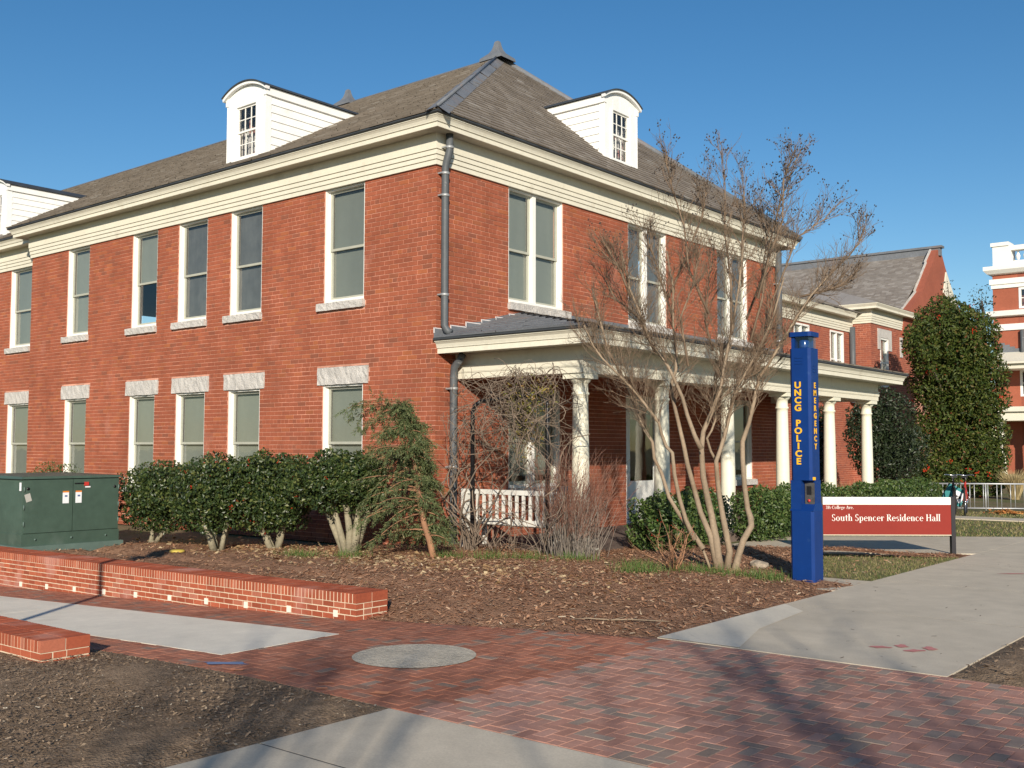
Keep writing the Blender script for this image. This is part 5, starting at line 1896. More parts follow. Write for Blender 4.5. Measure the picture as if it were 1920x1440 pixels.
for b in range(118):
    t = rn_.uniform(.12, 1.0) ** .9
    fi = t * (len(tp) - 1); i0 = min(int(fi), len(tp) - 2)
    p = tp[i0].lerp(tp[i0 + 1], fi - i0)
    an_ = rn_.uniform(0, 2 * math.pi)
    hz = Vector((math.cos(an_), math.sin(an_), 0))
    # reach more to the left, as the tree leans that way
    lat = hz.dot(Vector((rgt.x, rgt.y, 0)))
    if t < .62 and hz.dot(Vector((fwd.x, fwd.y, 0))) < .15 and lat > -.55 and rn_.random() < .72: continue
    LB = lerp(.72, .40, t) * (1.0 - .5 * lat) * rn_.uniform(.6, 1.2)
    d = (hz + Vector((0, 0, rn_.uniform(.0, .5)))).normalized()
    pts = [p]
    for s in range(6):
        d = (d + Vector((0, 0, -.12))).normalized()
        pts.append(pts[-1] + d * LB / 6)
    tk.tube(pts, [.011 * (1 - s / 7) + .002 for s in range(7)], 4)
    for s in range(1, 7):
        for q in range(3):
            sd_ = (pts[s] - pts[s - 1]).normalized()
            off = Vector((rn_.gauss(0, 1), rn_.gauss(0, 1), rn_.gauss(-.4, .5))).normalized()
            spray(pts[s], sd_ * .7 + off * .8, rn_.uniform(.10, .24), 6)
tk.build('trunk', BARKR, cedar)
np_mesh('foliage', NV, NF, CEDAR, cedar)

# ---- hedges beside the porch
def hedge(label, blobs, n, size, m=HEDGE, seed=0, base=None, group='clipped hedges beside the porch'):
    bx, by = base
    root = empty('hedge', label, 'hedge', group, loc=(bx, by, 0.02))
    bs = [(b[0] - bx, b[1] - by, b[2], b[3], b[4], b[5]) for b in blobs]
    leaf_cloud('crown', bs, n, size, m, root, seed, shell=.6, out=.5, aspect=.55, power=3.2)
    st = MB()
    rn2 = random.Random(seed)
    for b in bs:
        for k_ in range(5):
            x, y = b[0] + rn2.uniform(-.5, .5) * b[3], b[1] + rn2.uniform(-.5, .5) * b[4]
            limb(st, (x, y, -.05), (x + rn2.gauss(0, .1), y + rn2.gauss(0, .1), b[2] + .1), .014, .006, 3, .05, 5, rn2)
    st.build('stems', BARKD, root)
    return root


hedge('clipped hedge left of the bare multi-trunk tree', [(3.05, 1.75, .44, .40, .62, .44), (3.0, 2.75, .46, .40, .62, .44)], 15000, .06, seed=91, base=(3.0, 2.2))
hedge('clipped hedge right of the bare multi-trunk tree', [(2.95, 5.2, .44, .42, .7, .44), (2.95, 6.4, .45, .42, .8, .44), (2.95, 7.6, .44, .42, .8, .43)], 19000, .06, seed=92, base=(2.95, 6.3))
hedge('long clipped hedge behind the red name sign', [(2.95, 9.9, .42, .42, .9, .42), (2.95, 11.4, .42, .42, .95, .44), (2.95, 13.0, .42, .42, 1.0, .44)], 19000, .065, seed=93, base=(2.95, 12.0))

# ---- evergreens by the far wing
def big_tree(name, label, base, blobs, n, size, m, seed, holes=.0, group=None, berry=0, cat='tree', shell=.6):
    bx, by = base
    root = empty(name, label, cat, group, loc=(bx, by, -.03))
    bs = [(b[0] - bx, b[1] - by, b[2], b[3], b[4], b[5]) for b in blobs]
    tk = MB()
    rn2 = random.Random(seed)
    top = max(b[2] for b in bs)
    tk.tube([(0, 0, -.1), (.03, .02, top * .5), (0, 0, top)], [.14, .10, .03], 8)
    for b in bs:
        for k_ in range(3):
            limb(tk, (0, 0, max(.3, b[2] * .5)), (b[0] + rn2.gauss(0, .3) * b[3], b[1] + rn2.gauss(0, .3) * b[4], b[2] + rn2.gauss(0, .3) * b[5]), .05, .01, 4, .05, 5, rn2)
    tk.build('trunk', BARKD, root)
    leaf_cloud('crown', bs, n, size, m, root, seed, shell=shell, out=.45, aspect=.5, holes=holes)
    if berry:
        berries('berries', bs, berry, .022, BERRY, root, seed + 1, 7)
    return root


DB = 34.5
bl = []
rn3 = random.Random(17)
for (a, b, c, d) in [(1712, 1835, 555, 690), (1770, 1872, 580, 700), (1706, 1820, 640, 790), (1765, 1888, 650, 800), (1712, 1815, 740, 900), (1780, 1890, 760, 905), (1735, 1870, 600, 860), (1700, 1760, 590, 700), (1715, 1800, 850, 935), (1800, 1885, 850, 930)]:
    q = px_blob(a, b, c, d, DB + rn3.uniform(-.5, .5), 1.0)
    bl.append(q)
tb0 = at_depth(1795, 925, DB)
big_tree('photinia_tree', 'tall dense evergreen flecked with red berries, right of the far wing', (tb0.x, tb0.y), bl, 62000, .12, PHOT, 101, holes=.3, berry=45)
bl = []
for (a, b, c, d) in [(1600, 1715, 725, 850), (1590, 1660, 745, 880), (1650, 1735, 780, 905), (1610, 1700, 830, 910)]:
    bl.append(px_blob(a, b, c, d, 30.0 + rn3.uniform(-.4, .4), .9))
tb0 = at_depth(1655, 905, 30.0)
big_tree('dark_evergreen', 'dark evergreen bush between the end columns and the berry tree', (tb0.x, tb0.y), bl, 13000, .10, DEEP, 104, holes=.2)
bl = [px_blob(1525, 1562, 800, 915, 27.5, .5), px_blob(1530, 1560, 760, 850, 27.6, .4)]
tb0 = at_depth(1545, 915, 27.5)
big_tree('dark_evergreen', 'narrow dark bush beside the blue call pole and the porch', (tb0.x, tb0.y), bl, 4000, .085, DEEP, 106)
bl = [px_blob(1812, 1866, 528, 620, 38, .5), px_blob(1760, 1800, 520, 600, 38, .3)]
tb0 = at_depth(1850, 900, 38)
big_tree('slender_tree', 'thin feathery treetop rising behind the berry tree', (tb0.x, tb0.y), bl, 420, .10, DEEP, 107, shell=.98)
# low dark bushes by the far building
bl = [px_blob(1872, 1960, 735, 790, 60, 1.0)]
# brown ornamental grass
def tussock(label, px, py, dep, n, h, spread, m, seed, name='ornamental_grass', loc=None, up=1.0):
    c = Vector(loc) if loc else at_depth(px, py, dep)
    root = empty(name, label, 'grass', loc=(c.x, c.y, 0.0))
    rn2 = random.Random(seed)
    mb = MB()
    for i in range(n):
        a = rn2.uniform(0, 6.28); r_ = rn2.random() * .12 * spread
        L = h * rn2.uniform(.6, 1.05)
        q = Vector((math.cos(a), math.sin(a), 0))
        lean = rn2.uniform(.1, .6) * spread
        p0 = q * r_
        mb.tube([p0, p0 + q * lean * .35 * L + Vector((0, 0, L * .6 * up)), p0 + q * lean * L + Vector((0, 0, L * up * rn2.uniform(.8, 1)))], [.006, .005, .002], 3, False, False)
    mb.build('blades', m, root)
    return root


TAN = mat('grass_tan', island=[(0, (0.26, 0.15, 0.07)), (1, (0.42, 0.27, 0.14))], rough=0.9)
tussock('brown dried grass clump between the last porch columns', 1592, 915, 27.8, 420, .75, .9, TAN, 3)
tussock('pale dried grass clump at the right edge behind the railing', 1903, 945, 33, 420, 1.0, 1.1, mat('grass_pale', island=[(0, (0.33, 0.26, 0.13)), (1, (0.48, 0.38, 0.2))], rough=0.9), 4)

# ---- bare multi-trunk crepe myrtle
TD = 12.97
troot = Vector((4.95, -0.1, bedz(4.95, -.1)))
myrtle = empty('crepe_myrtle', 'bare multi-trunk crepe myrtle with dark seed heads before the porch', 'tree', loc=troot)
rn_ = random.Random(23)
Zm = lambda x, y: (1060 + x / 2.881, 620 + y / 2.881)
trunks = [
    ([Zm(*q) for q in [(912, 1310), (935, 1215), (962, 1130), (1005, 1055), (1000, 1010), (984, 960), (968, 840), (958, 700), (957, 600), (992, 500), (1015, 400), (1032, 320), (1048, 255), (1098, 180), (1140, 110), (1185, 40)]] + [(1490, 600), (1520, 555), (1555, 515)], .047, .35),
    ([Zm(*q) for q in [(868, 1285), (888, 1190), (868, 1090), (850, 1000), (833, 900), (822, 800), (815, 705), (838, 640), (872, 520), (900, 400), (925, 310), (985, 210)]] + [(1420, 660), (1448, 600), (1470, 520)], .045, .15),
    ([Zm(*q) for q in [(842, 1345), (825, 1220), (815, 1130), (790, 1000), (765, 890), (745, 790), (735, 640), (745, 545), (795, 430), (835, 320), (850, 250), (872, 120)]] + [(1372, 620), (1385, 540), (1395, 450)], .055, -.12),
    ([Zm(*q) for q in [(825, 1200), (785, 1110), (730, 980), (695, 850), (658, 715), (640, 620), (605, 470), (578, 360), (572, 290), (598, 210), (600, 120)]] + [(1262, 610), (1262, 540), (1250, 470)], .040, .0),
    ([Zm(*q) for q in [(735, 640), (700, 570), (660, 460), (632, 360), (605, 300), (560, 200), (505, 120), (450, 40)]] + [(1205, 600), (1180, 540), (1165, 470)], .030, -.35),
    ([Zm(*q) for q in [(700, 1130), (650, 1020), (615, 900), (590, 780), (578, 660), (545, 625), (520, 560), (505, 495), (440, 410), (385, 340), (330, 280), (270, 220), (200, 150), (150, 80)]] + [(1095, 610)], .030, -.25),
    ([Zm(*q) for q in [(745, 1180), (700, 1110), (620, 1000), (560, 900), (520, 770), (480, 690), (470, 600), (430, 540), (385, 440), (355, 350), (300, 230), (235, 120)]] + [(1125, 600), (1110, 540)], .030, .25),
    ([Zm(*q) for q in [(815, 705), (785, 650), (765, 580), (790, 540), (815, 470), (800, 380)]] + [(1345, 700), (1360, 640)], .018, .35),
    ([Zm(*q) for q in [(825, 640), (860, 590), (885, 480), (900, 370), (960, 290), (1010, 200)]] + [(1428, 660), (1440, 580)], .017, .5),
]
base3 = []
limbs3 = []
for ti, (pl_, r_, doff) in enumerate(trunks):
    n = len(pl_)
    pts = []
    for i, (a, b) in enumerate(pl_):
        t = i / (n - 1)
        pts.append(at_depth(a, b, TD + doff * (t ** .8 if ti not in (4, 7, 8) else .7) + .05 * math.sin(i * 1.7 + ti)) - troot)
    if ti < 4: pts[0].z = -.06
    rad = [lerp(r_, .010, (i / (n - 1)) ** .85) * (1.18 if i == 0 else 1) * (1.12 if (i in (4, 8) and ti == 0) else 1) for i in range(n)]
    tb_ = MB(); tb_.tube(pts, rad, 9)
    tb_.build('trunk', BARKP, myrtle)
    limbs3.append((pts, rad))
tb_ = MB()
p0 = [at_depth(*Zm(*q), TD + .1) - troot for q in [(795, 1335), (770, 1250), (742, 1180)]]
tb_.tube(p0, [.018, .018, .016], 6); tb_.build('trunk', BARKP, myrtle)
# long limbs of the upper crown
upper = [([(1470, 632), (1505, 580), (1545, 530), (1590, 478), (1612, 445), (1627, 425)], .5),
         ([(1440, 620), (1455, 560), (1470, 500), (1500, 440), (1545, 400), (1578, 366)], .2),
         ([(1410, 640), (1425, 560), (1440, 460), (1465, 370), (1485, 305), (1503, 252)], .0),
         ([(1420, 560), (1450, 470), (1478, 400), (1472, 330), (1480, 290)], -.4),
         ([(1372, 620), (1372, 520), (1362, 430), (1356, 340), (1352, 262)], -.1),
         ([(1385, 540), (1390, 460), (1405, 380), (1385, 300)], .4),
         ([(1330, 590), (1300, 500), (1290, 420), (1262, 340), (1247, 262)], -.3),
         ([(1262, 600), (1240, 530), (1225, 470), (1205, 410)], .2),
         ([(1250, 560), (1285, 480), (1310, 400), (1322, 330)], .1),
         ([(1180, 560), (1165, 500), (1150, 470)], -.3),
         ([(1500, 560), (1555, 540), (1600, 520)], .3),
         ([(1340, 660), (1320, 600), (1330, 520), (1345, 460)], .5),
         ([(1395, 600), (1425, 520), (1440, 440), (1420, 380)], .6),
         ([(1230, 660), (1190, 600), (1150, 560), (1125, 525)], .1),
         ([(1290, 690), (1275, 600), (1300, 540), (1310, 470)], -.45)]
br = MB()
pods = []


def twig(p, d, L, r_, lev, pod):
    n = 4 if lev == 0 else 3
    pts = [p]
    q = p.copy(); dd = d.normalized()
    for i in range(n):
        dd = (dd + Vector((rn_.gauss(0, .17), rn_.gauss(0, .17), rn_.gauss(.06, .12)))).normalized()
        q = q + dd * (L / n)
        pts.append(q)
    br.tube(pts, [lerp(r_, r_ * .45, i / n) for i in range(n + 1)], 4 if lev == 0 else 3, False)
    if lev < 2:
        kids = rn_.randint(3, 5) if lev == 0 else rn_.randint(2, 4)
        for k_ in range(kids):
            t = rn_.uniform(.25, 1.0)
            i0 = min(int(t * n), n - 1)
            pp = pts[i0].lerp(pts[i0 + 1], t * n - i0)
            nd = (dd * 1.1 + Vector((rn_.gauss(0, .5), rn_.gauss(0, .5), rn_.gauss(.15, .3)))).normalized()
            twig(pp, nd, L * rn_.uniform(.45, .68), r_ * .60, lev + 1, pod)
    elif pod and rn_.random() < pod:
        pods.append(pts[-1])
        for k_ in range(rn_.randint(1, 3)):
            pods.append(pts[-1] + Vector((rn_.gauss(0, .03), rn_.gauss(0, .03), rn_.gauss(-.01, .03))))


for pl_, doff in upper:
    n = len(pl_)
    # resample with slight wiggle
    ymin = min(b for a, b in pl_)
    pts = [at_depth(a, b + 16 * max(0, (520 - b) / 280), TD + doff) - troot for a, b in pl_]
    pts = [p + Vector((rn_.gauss(0, .03), rn_.gauss(0, .03), rn_.gauss(0, .02))) for p in pts]
    rad = [lerp(.016, .004, i / (n - 1)) for i in range(n)]
    br.tube(pts, rad, 6)
    limbs3.append((pts, rad))
for li, (pts, rad) in enumerate(limbs3):
    n = len(pts)
    up_ = li >= 9
    for s in range(34 if up_ else 54):
        t = rn_.uniform(.10 if up_ else .48, .96)
        fi = t * (n - 1); i0 = min(int(fi), n - 2)
        p = pts[i0].lerp(pts[i0 + 1], fi - i0)
        ax = (pts[i0 + 1] - pts[i0]).normalized()
        d = (ax * (1.25 if up_ else .9) + Vector((rn_.gauss(0, .42), rn_.gauss(0, .42), rn_.gauss(.12, .3)))).normalized()
        hi = p.z + troot.z
        twig(p, d, rn_.uniform(.24, .55) * (.85 if up_ else 1) * (1 - .35 * max(0, t - .6) / .4 if up_ else 1), .0048, 0, .22 if hi > 4.2 else (.05 if hi > 3.6 else 0))
br.build('branches', TWIG, myrtle)
V, F = [], []
for p in pods:
    i = len(V); r_ = rn_.uniform(.007, .0125)
    V += [p + Vector(e) * r_ for e in ((1, 0, 0), (0, 1, 0), (-1, 0, 0), (0, -1, 0), (0, 0, 1.2), (0, 0, -1.2))]
    F += [(i, i + 1, i + 4), (i + 1, i + 2, i + 4), (i + 2, i + 3, i + 4), (i + 3, i, i + 4), (i + 1, i, i + 5), (i + 2, i + 1, i + 5), (i + 3, i + 2, i + 5), (i, i + 3, i + 5)]
tag(np_mesh('seed_pods', V, F, POD, myrtle), kind='stuff')

# small bare shrub at its foot
sb = Vector((4.55, -.55, bedz(4.55, -.55)))
sroot = empty('bare_shrub', 'small leafless shrub at the foot of the crepe myrtle', 'shrub', loc=sb)
mb = MB()
for i in range(12):
    a = rn_.uniform(0, 6.28)
    d = Vector((math.cos(a) * .45, math.sin(a) * .45, 1)).normalized()
    L = rn_.uniform(.35, .8)
    p = Vector((math.cos(a) * .03, math.sin(a) * .03, -.03))
    pts = [p]
    for s in range(4):
        d = (d + Vector((rn_.gauss(0, .2), rn_.gauss(0, .2), rn_.gauss(0, .1)))).normalized(); pts.append(pts[-1] + d * L / 4)
    mb.tube(pts, [.011, .009, .007, .005, .003], 5)
    for s in range(5):
        q = pts[rn_.randint(1, 4)]
        e = (d + Vector((rn_.gauss(0, .7), rn_.gauss(0, .7), rn_.gauss(0, .4)))).normalized()
        mb.tube([q, q + e * .12, q + e * .2 + Vector((0, 0, .04))], [.004, .003, .002], 3)
mb.build('stems', BARKR, sroot)
berries('berries', [(0, 0, .45, .25, .25, .2)], 6, .006, BERRY, sroot, 7, 3)

# ---- wisteria on a black iron frame at the porch end
arb = empty('iron_trellis', 'black iron pipe trellis at the end of the porch', 'trellis', loc=(.87, -.1, .05))
for (x, y, h) in ((0, 0, 2.2), (1.40, .0, 2.28)):
    t_ = MB(); t_.tube([(x, y, -.1), (x, y, h - .12), (x + (.05 if x == 0 else -.05), y, h - .02), (x + (.16 if x == 0 else -.16), y, h + .03)], .032, 8)
    t_.build('post', BLACK, arb)
t_ = MB(); t_.tube([(.16, 0, 2.23), (1.24, 0, 2.31)], .03, 8); t_.build('cross_bar', BLACK, arb)
vine = empty('wisteria_vine', 'tangled leafless wisteria vine over the black trellis', 'vine', loc=(.87, -.12, .05))
vb = MB()
rn_ = random.Random(31)
for i in range(300):
    # stems wander up one post or hang from the tangle at the top
    if i < 26:
        px_ = rn_.choice((0, 0, 1.4)); p = Vector((px_ + rn_.gauss(0, .07), rn_.gauss(0, .06), 0)); d = Vector((rn_.gauss(0, .2), rn_.gauss(0, .15), 1)); n = 20; st = .12; r_ = rn_.uniform(.008, .018)
    elif i < 62:
        p = Vector((rn_.uniform(-.15, .9), rn_.gauss(0, .12), rn_.uniform(0, .15))); d = Vector((rn_.gauss(0, .5), rn_.gauss(0, .25), 1)); n = 15; st = .09; r_ = rn_.uniform(.003, .006)
    else:
        p = Vector((rn_.gauss(.80, .40), rn_.gauss(0, .14), rn_.gauss(2.10, .26))); d = Vector((rn_.gauss(0, 1), rn_.gauss(0, .4), rn_.gauss(-.1, .6))); n = 15; st = .085; r_ = rn_.uniform(.003, .008)
    pts = [p]
    curl = Vector((rn_.gauss(0, 1), rn_.gauss(0, 1), rn_.gauss(0, 1))).normalized()
    for s in range(n):
        d = (d.normalized() + d.cross(curl) * .22 + Vector((rn_.gauss(0, .18), rn_.gauss(0, .13), rn_.gauss(-.01 if i >= 62 else .06, .15)))).normalized()
        q = pts[-1]
        if q.x < -.25: d.x += .4
        if q.x > 1.75: d.x -= .5
        if abs(q.y) > .3: d.y -= math.copysign(.4, q.y)
        if q.z > 2.62: d.z -= .6
        pts.append(q + d * st)
    vb.tube(pts, [lerp(r_, r_ * .4, s / n) for s in range(n + 1)], 5)
vb.build('stems', VINEB, vine)
leaf_cloud('leaves', [(.95, 0, 2.2, .42, .2, .38), (1.25, 0, 2.3, .3, .2, .3), (1.05, 0, 1.75, .3, .2, .4)], 620, .06, VINEL, vine, 33, shell=.9, out=.2, aspect=.4, droop=.5)

# ---- brown twiggy shrub in front of the corner column
tw = empty('twiggy_shrub', 'leafless reddish twiggy shrub in front of the corner column', 'shrub', loc=(2.58, .04, bedz(2.58, .04)))
mb, mt = MB(), MB()
for i in range(340):
    a = rn_.uniform(0, 6.28); rr = abs(rn_.gauss(0, .17))
    p = Vector((math.cos(a) * rr * 1.5, math.sin(a) * rr, -.03))
    L = rn_.uniform(.6, 1.45) * (1 - .2 * rr)
    d = Vector((math.cos(a) * rn_.uniform(.05, .40) + .05, math.sin(a) * .3, 1)).normalized()
    pts = [p]
    n = 6
    for s in range(n):
        d = (d + Vector((rn_.gauss(.02, .09), rn_.gauss(.01, .07), rn_.gauss(0, .03)))).normalized(); pts.append(pts[-1] + d * L / n)
    mb.tube(pts[:5], [lerp(.0055, .003, s / 4) for s in range(5)], 3, False, False)
    mt.tube(pts[4:], [.0028, .002, .0012], 3, False, False)
    for s in range(7):
        q = pts[rn_.randint(3, n)]
        e = (d + Vector((rn_.gauss(.1, .38), rn_.gauss(.05, .38), .12))).normalized()
        f_ = e * rn_.uniform(.08, .26)
        mt.tube([q, q + f_ * .5 + Vector((0, 0, .01)), q + f_], [.0022, .0016, .0009], 3, False, False)
mb.build('stems', mat('twig_grey', island=[(0, (0.17, 0.14, 0.115)), (1, (0.30, 0.26, 0.22))], rough=0.9), tw)
mt.build('twigs', REDTW, tw)

# ---- grass
def s_tri(rg, n):
    x = rg.uniform(4.2, 6.5, n); y = rg.uniform(.2, 6.2, n)
    k_ = (y > .25) & (y < 3.22 + .72 * (x - 5)) & (x > 5.68 - .30 * (y - .3) + rg.normal(0, .06, n))
    k_ &= ~((x > 5.5) & (y < .8))
    P = np.stack([x, y, np.full(n, -.005)], 1)[k_]
    return P


tag(grass('grass', s_tri, 26000, .02, .06, GRASS, 1, wid=.004, lean=.7), 'patchy yellow green grass between the pole and the sign', 'grass', kind='stuff')
sp = sheet('grass_bed', 4.0, 6.5, .2, 4.6, lambda x, y: .004, LAWN, 60, 100, keep=in_turf)
tag(sp, 'thin worn turf under the name sign', 'lawn', kind='structure')


def s_far(rg, n):
    x = rg.uniform(2.6, 12, n); y = rg.uniform(4.5, 16.5, n)
    k_ = ~((y > 12.85) & (y < 14.25)) & ~((x > 6.45) & (y < 9.95)) & ~(y < 6.25 + .78 * (x - 2.9))
    return np.stack([x, y, np.full(n, -.01)], 1)[k_]


tag(grass('far_grass', s_far, 30000, .02, .07, GRASS, 2, wid=.008, lean=.8), 'patchy winter grass between the walk and the bicycle railing', 'grass', kind='stuff')


def s_tuft(rg, n):
    c = np.array([(4.35, -.75), (4.2, -.9), (4.75, -.55), (5.1, -.5), (1.95, -.95), (2.45, -.75), (1.3, -1.1), (.2, -1.9), (-.5, -2.2), (5.55, -.3), (5.6, -.15), (3.9, -.4), (2.9, -.3)])
    i = rg.integers(0, len(c), n)
    P = c[i] + rg.normal(0, .11, (n, 2)) * np.array([1.4, 1.0])
    return np.array([(a, b, bedz(a, b) - .005) for a, b in P])


tag(grass('weed_tufts', s_tuft, 2600, .04, .15, GRASSG, 3, wid=.004, lean=.45), 'green weed tufts sprouting in the mulch below the porch', 'weeds', kind='stuff')

# ---- fallen stick at the bed's edge and stones by the walk
st = MB(); st.tube([(5.45, -3.92, .03), (5.62, -3.87, .05), (5.8, -3.76, .04), (5.98, -3.73, .06), (6.15, -3.6, .05), (6.28, -3.55, .05)], [.004, .006, .007, .006, .005, .003], 6)
st.tube([(5.8, -3.76, .04), (5.9, -3.66, .07)], [.004, .002], 5)
tag(st.build('stick', BARKP), 'fallen pale stick lying on the mulch near the walk', 'stick')
rn_ = random.Random(3)
for (x, y, s_, lab) in ((5.15, .55, .09, 'larger pale rock at the foot of the myrtle'), (5.02, .72, .065, 'smaller pale rock behind the myrtle trunks')):
    b = bmesh.new(); bmesh.ops.create_icosphere(b, subdivisions=2, radius=s_)
    for v in b.verts: v.co = Vector((v.co.x * 1.3, v.co.y, v.co.z * .7)) * rn_.uniform(.85, 1.15)
    me = bpy.data.meshes.new('rock'); b.to_mesh(me); b.free(); me.materials.append(mat('rock_brown', (.30, .25, .19), .9, noise=[(20, .3)]))
    o = link('rock', me); o.location = (x, y, bedz(x, y) + s_ * .3)
    tag(o, lab, 'rock')
# yellow cap on the mulch near the hollies
vc = MB(); vc.lathe([(.11, 0), (.11, .03), (.09, .05), (.02, .055)], (0, 0, 0), 14)
o = vc.build('valve_cap', mat('cap_yellow', (.55, .42, .08), .6)); o.location = (-2.35, -2.95, bedz(-2.35, -2.95)); o.scale = (1, 1, .7)
tag(o, 'small yellow cap lying on the mulch near the hollies', 'cap')

# ================================================================== BENCH
bench = empty('garden_bench', 'weathered white slatted bench behind the vine', 'bench', loc=(.50, .10, .05))
BL_ = 1.85
MB().box(0, .10, -.04, .05, -.05, .93).build('end_post', BENCHW, bench)
MB().box(BL_ - .1, BL_, -.04, .05, -.05, .93).build('end_post', BENCHW, bench)
MB().box(.10, BL_ - .1, -.02, .03, .86, .93).build('top_rail', BENCHW, bench)
MB().box(.10, BL_ - .1, -.02, .03, .42, .50).build('lower_rail', BENCHW, bench)
MB().box(.05, BL_ - .05, .05, .50, .40, .44).build('seat', BENCHW, bench)
for i in range(13):
    x = lerp(.17, BL_ - .17, i / 12)
    MB().box(x - .022, x + .022, -.01, .02, .50, .86).build('slat', BENCHW, bench)
for x in (0.02, BL_ - .08):
    MB().box(x, x + .06, .42, .48, -.05, .40).build('leg', BENCHW, bench)

# ================================================================== RAILING, BICYCLES, TEAL CASE
r1, r2 = Vector((2.30, 15.9, 0)), Vector((5.6, 18.0, 0))
rd = (r2 - r1)
rail = empty('bike_railing', 'galvanised railing used as bicycle rack in front of the berry tree', 'railing', loc=r1)
rl = rd.length
rdn = rd.normalized()
H0, H1 = .08, .70
b_ = MB(); b_.tube([(0, 0, H1), rdn * rl + Vector((0, 0, H1))], .022, 6); b_.build('top_rail', GALV, rail)
b_ = MB(); b_.tube([(0, 0, H0), rdn * rl + Vector((0, 0, H0))], .018, 6); b_.build('bottom_rail', GALV, rail)
x = 0.05
kk = 0
while x < rl:
    for dx in (0, .11):
        p = rdn * (x + dx)
        b_ = MB(); b_.tube([(p.x, p.y, H0), (p.x, p.y, H1)], .011, 5); b_.build('bar', GALV, rail)
    if kk % 4 == 0:
        p = rdn * (x + .055)
        b_ = MB(); b_.tube([(p.x, p.y, -.05), (p.x, p.y, H1)], .02, 6); b_.build('post', GALV, rail)
    x += .33
    kk += 1


def bicycle(label, loc, rz, frame_m):
    root = empty('bicycle', label, 'bicycle', 'bicycles parked at the railing', loc=loc, rz=rz)
    for wx in (0, 1.02):
        t_ = MB()
        k_ = 28
        pts = [(wx + .33 * math.cos(2 * math.pi * i / k_), 0, .335 + .33 * math.sin(2 * math.pi * i / k_)) for i in range(k_ + 1)]
        t_.tube(pts, .019, 6, False)
        wo = t_.build('wheel', TYRE, root)
        s_ = MB()
        pts = [(wx + .30 * math.cos(2 * math.pi * i / k_), 0, .335 + .30 * math.sin(2 * math.pi * i / k_)) for i in range(k_ + 1)]
        s_.tube(pts, .010, 5, False)
        for i in range(12):
            a = 2 * math.pi * i / 12
            s_.tube([(wx, 0, .335), (wx + .3 * math.cos(a), 0, .335 + .3 * math.sin(a))], .002, 3, False, False)
        s_.tube([(wx, -.05, .335), (wx, .05, .335)], .02, 8)
        s_.build('rim', CHROME, wo)
    f = MB()
    bb, hd1, hd0, st_ = Vector((.45, 0, .30)), Vector((.83, 0, .80)), Vector((.87, 0, .68)), Vector((.33, 0, .78))
    for a, b in ((bb, hd0), (st_, hd1), (bb, st_), (hd0, hd1)): f.tube([a, b], .017, 7)
    for s in (-.04, .04):
        f.tube([bb, (0, s, .335)], .009, 5); f.tube([st_, (0, s, .335)], .008, 5); f.tube([hd0, (1.02, s, .335)], .012, 6)
    f.build('frame', frame_m, root)
    h = MB()
    h.tube([hd1, hd1 + Vector((-.02, 0, .14))], .014, 6)
    h.tube([(.68, -.19, .95), (.78, -.17, .96), (.83, 0, .94), (.78, .17, .96), (.68, .19, .95)], .011, 6)
    h.build('handlebar', CHROME, root)
    s_ = MB()
    s_.tube([st_, st_ + Vector((-.03, 0, .12))], .013, 6)
    s_.add([(.14, -.07, .90), (.14, .07, .90), (.30, .045, .92), (.44, .015, .91), (.44, -.015, .91), (.30, -.045, .92), (.14, -.07, .94), (.14, .07, .94), (.30, .045, .95), (.44, .015, .93), (.44, -.015, .93), (.30, -.045, .95)],
           [(6, 11, 10, 9, 8, 7), (0, 1, 2, 3, 4, 5), (0, 6, 7, 1), (1, 7, 8, 2), (2, 8, 9, 3), (3, 9, 10, 4), (4, 10, 11, 5), (5, 11, 6, 0)])
    s_.build('saddle', BLACK, root)
    c = MB()
    c.tube([(.45, -.06, .30), (.45, .06, .30)], .05, 10)
    c.tube([(.45, .06, .30), (.52, .09, .16)], .01, 5); c.tube([(.45, -.06, .30), (.38, -.09, .44)], .01, 5)
    c.build('crank', CHROME, root)
    return root


va = math.atan2(14.5 + 11.79, 3.4 - 11.2)
bicycle('bicycle with bright red frame nearer the right end of the railing', (3.60, 14.55, -.005), va - .04, REDP)
bicycle('dark framed bicycle between the teal case and the red bicycle', (3.36, 14.6, -.005), va + .05, BLACK)
tc = empty('teal_case', 'teal case with white arrow label hung by the bicycles', 'case', loc=at_depth(1784, 938, 26.2), rz=YAW + .1 - .4)
M1 = Matrix.Rotation(R(28), 4, 'Y')
def rotb(mb): mb.v = [tuple(M1 @ Vector(v)) for v in mb.v]; return mb
rotb(MB().box(-.24, .24, -.12, .12, -.06, .36)).build('body', TEAL, tc)
lb = rotb(MB().box(-.02, .20, -.128, -.118, .02, .28)).build('label_plate', STICK, tc)
ar = MB()
ar.add([(.02, -.130, .13), (.10, -.130, .13), (.10, -.130, .08), (.17, -.130, .15), (.10, -.130, .22), (.10, -.130, .17), (.02, -.130, .17)], [(0, 1, 5, 6), (2, 3, 4)])
rotb(ar).build('arrow', BLACK, lb)
tl_ = MB(); tl_.tube([(-.1, 0, .40), (-.08, 0, .46), (.08, 0, .46), (.1, 0, .40)], .012, 6); rotb(tl_).build('handle', BLACK, tc)
# orange leaf pile at the railing
def s_pile(rg, n):
    return np.stack([rg.normal(4.15, .16, n), rg.normal(15.9, .12, n), np.abs(rg.normal(0, .04, n))], 1)
tag(chips('leaf_pile', s_pile, 260, .05, .11, mat('leaf_orange', island=[(0, (.45, .16, .04)), (1, (.55, .30, .10))], rough=.9), 4, asp=(.5, .8), flat=.5), 'small heap of orange leaves under the railing', 'leaves')

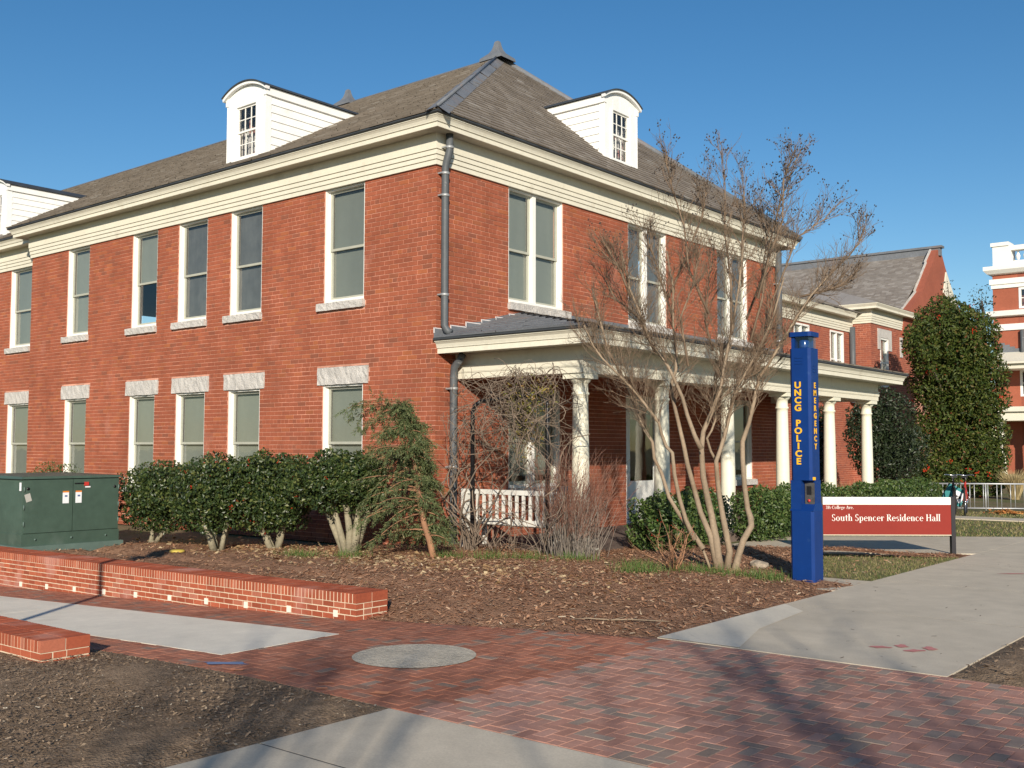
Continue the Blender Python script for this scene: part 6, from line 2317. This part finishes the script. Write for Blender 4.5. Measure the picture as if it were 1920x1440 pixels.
# ================================================================== BARE TREES AND LAMP BEHIND THE VIEWER (they cast the long shadows)
def bare_tree(label, loc, h, seed, r0_=.2, forks=6, spread=.5):
    root = empty('bare_tree', label, 'tree', 'bare trees behind the viewer', loc=loc)
    rg = random.Random(seed)
    tk, bk_ = MB(), MB()

    def grow(p, d, L, r_, lev):
        n = 5
        pts = [p]
        for i in range(n):
            d = (d + Vector((rg.gauss(0, .10), rg.gauss(0, .10), rg.gauss(.03, .06)))).normalized()
            pts.append(pts[-1] + d * L / n)
        (tk if lev < 1 else bk_).tube(pts, [lerp(r_, r_ * .55, i / n) for i in range(n + 1)], 8 if lev < 2 else 4)
        if lev < 4:
            for k_ in range(forks if lev == 0 else rg.randint(3, 4)):
                t = rg.uniform(.55, 1.0) if lev == 0 else rg.uniform(.3, 1)
                i0 = min(int(t * n), n - 1)
                pp = pts[i0].lerp(pts[i0 + 1], t * n - i0)
                nd = (d + Vector((rg.gauss(0, spread), rg.gauss(0, spread), rg.gauss(.2, .25)))).normalized()
                grow(pp, nd, L * rg.uniform(.55, .8), r_ * .52, lev + 1)
    grow(Vector((0, 0, -.1)), Vector((0, 0, 1)), h * .36, r0_, 0)
    tk.build('trunk', BARKD, root)
    bk_.build('branches', BARKD, root)


SH = Vector((math.sin(R(SUN_PHI)), -math.cos(R(SUN_PHI)), 0))
a_ = Vector((9.0, -7.0, 0)) + SH * 15.5
bare_tree('large leafless tree behind the viewer, right of the walk', (a_.x, a_.y, -.1), 9.6, 9, .10, 7, .34)
a_ = Vector((6.75, -7.3, 0)) + SH * 15
bare_tree('slender leafless tree behind the viewer, left of the walk', (a_.x, a_.y, -.1), 9.5, 12, .085, 4, .38)
a_ = Vector((-2.5, -3.1, 0)) + SH * 10.7
lp = empty('lamp_post', 'dark lamp post standing left of the viewer', 'lamp', loc=(a_.x, a_.y, gz(a_.x)))
m_ = MB(); m_.lathe([(.11, 0), (.11, .25), (.05, .32), (.045, 3.6), (.06, 3.65)], (0, 0, 0), 12); m_.build('post', BLACK, lp)
m_ = MB(); m_.lathe([(.06, 3.65), (.14, 3.72), (.17, 4.0), (.12, 4.15), (.03, 4.25)], (0, 0, 0), 14); m_.build('lantern', STICK, lp)
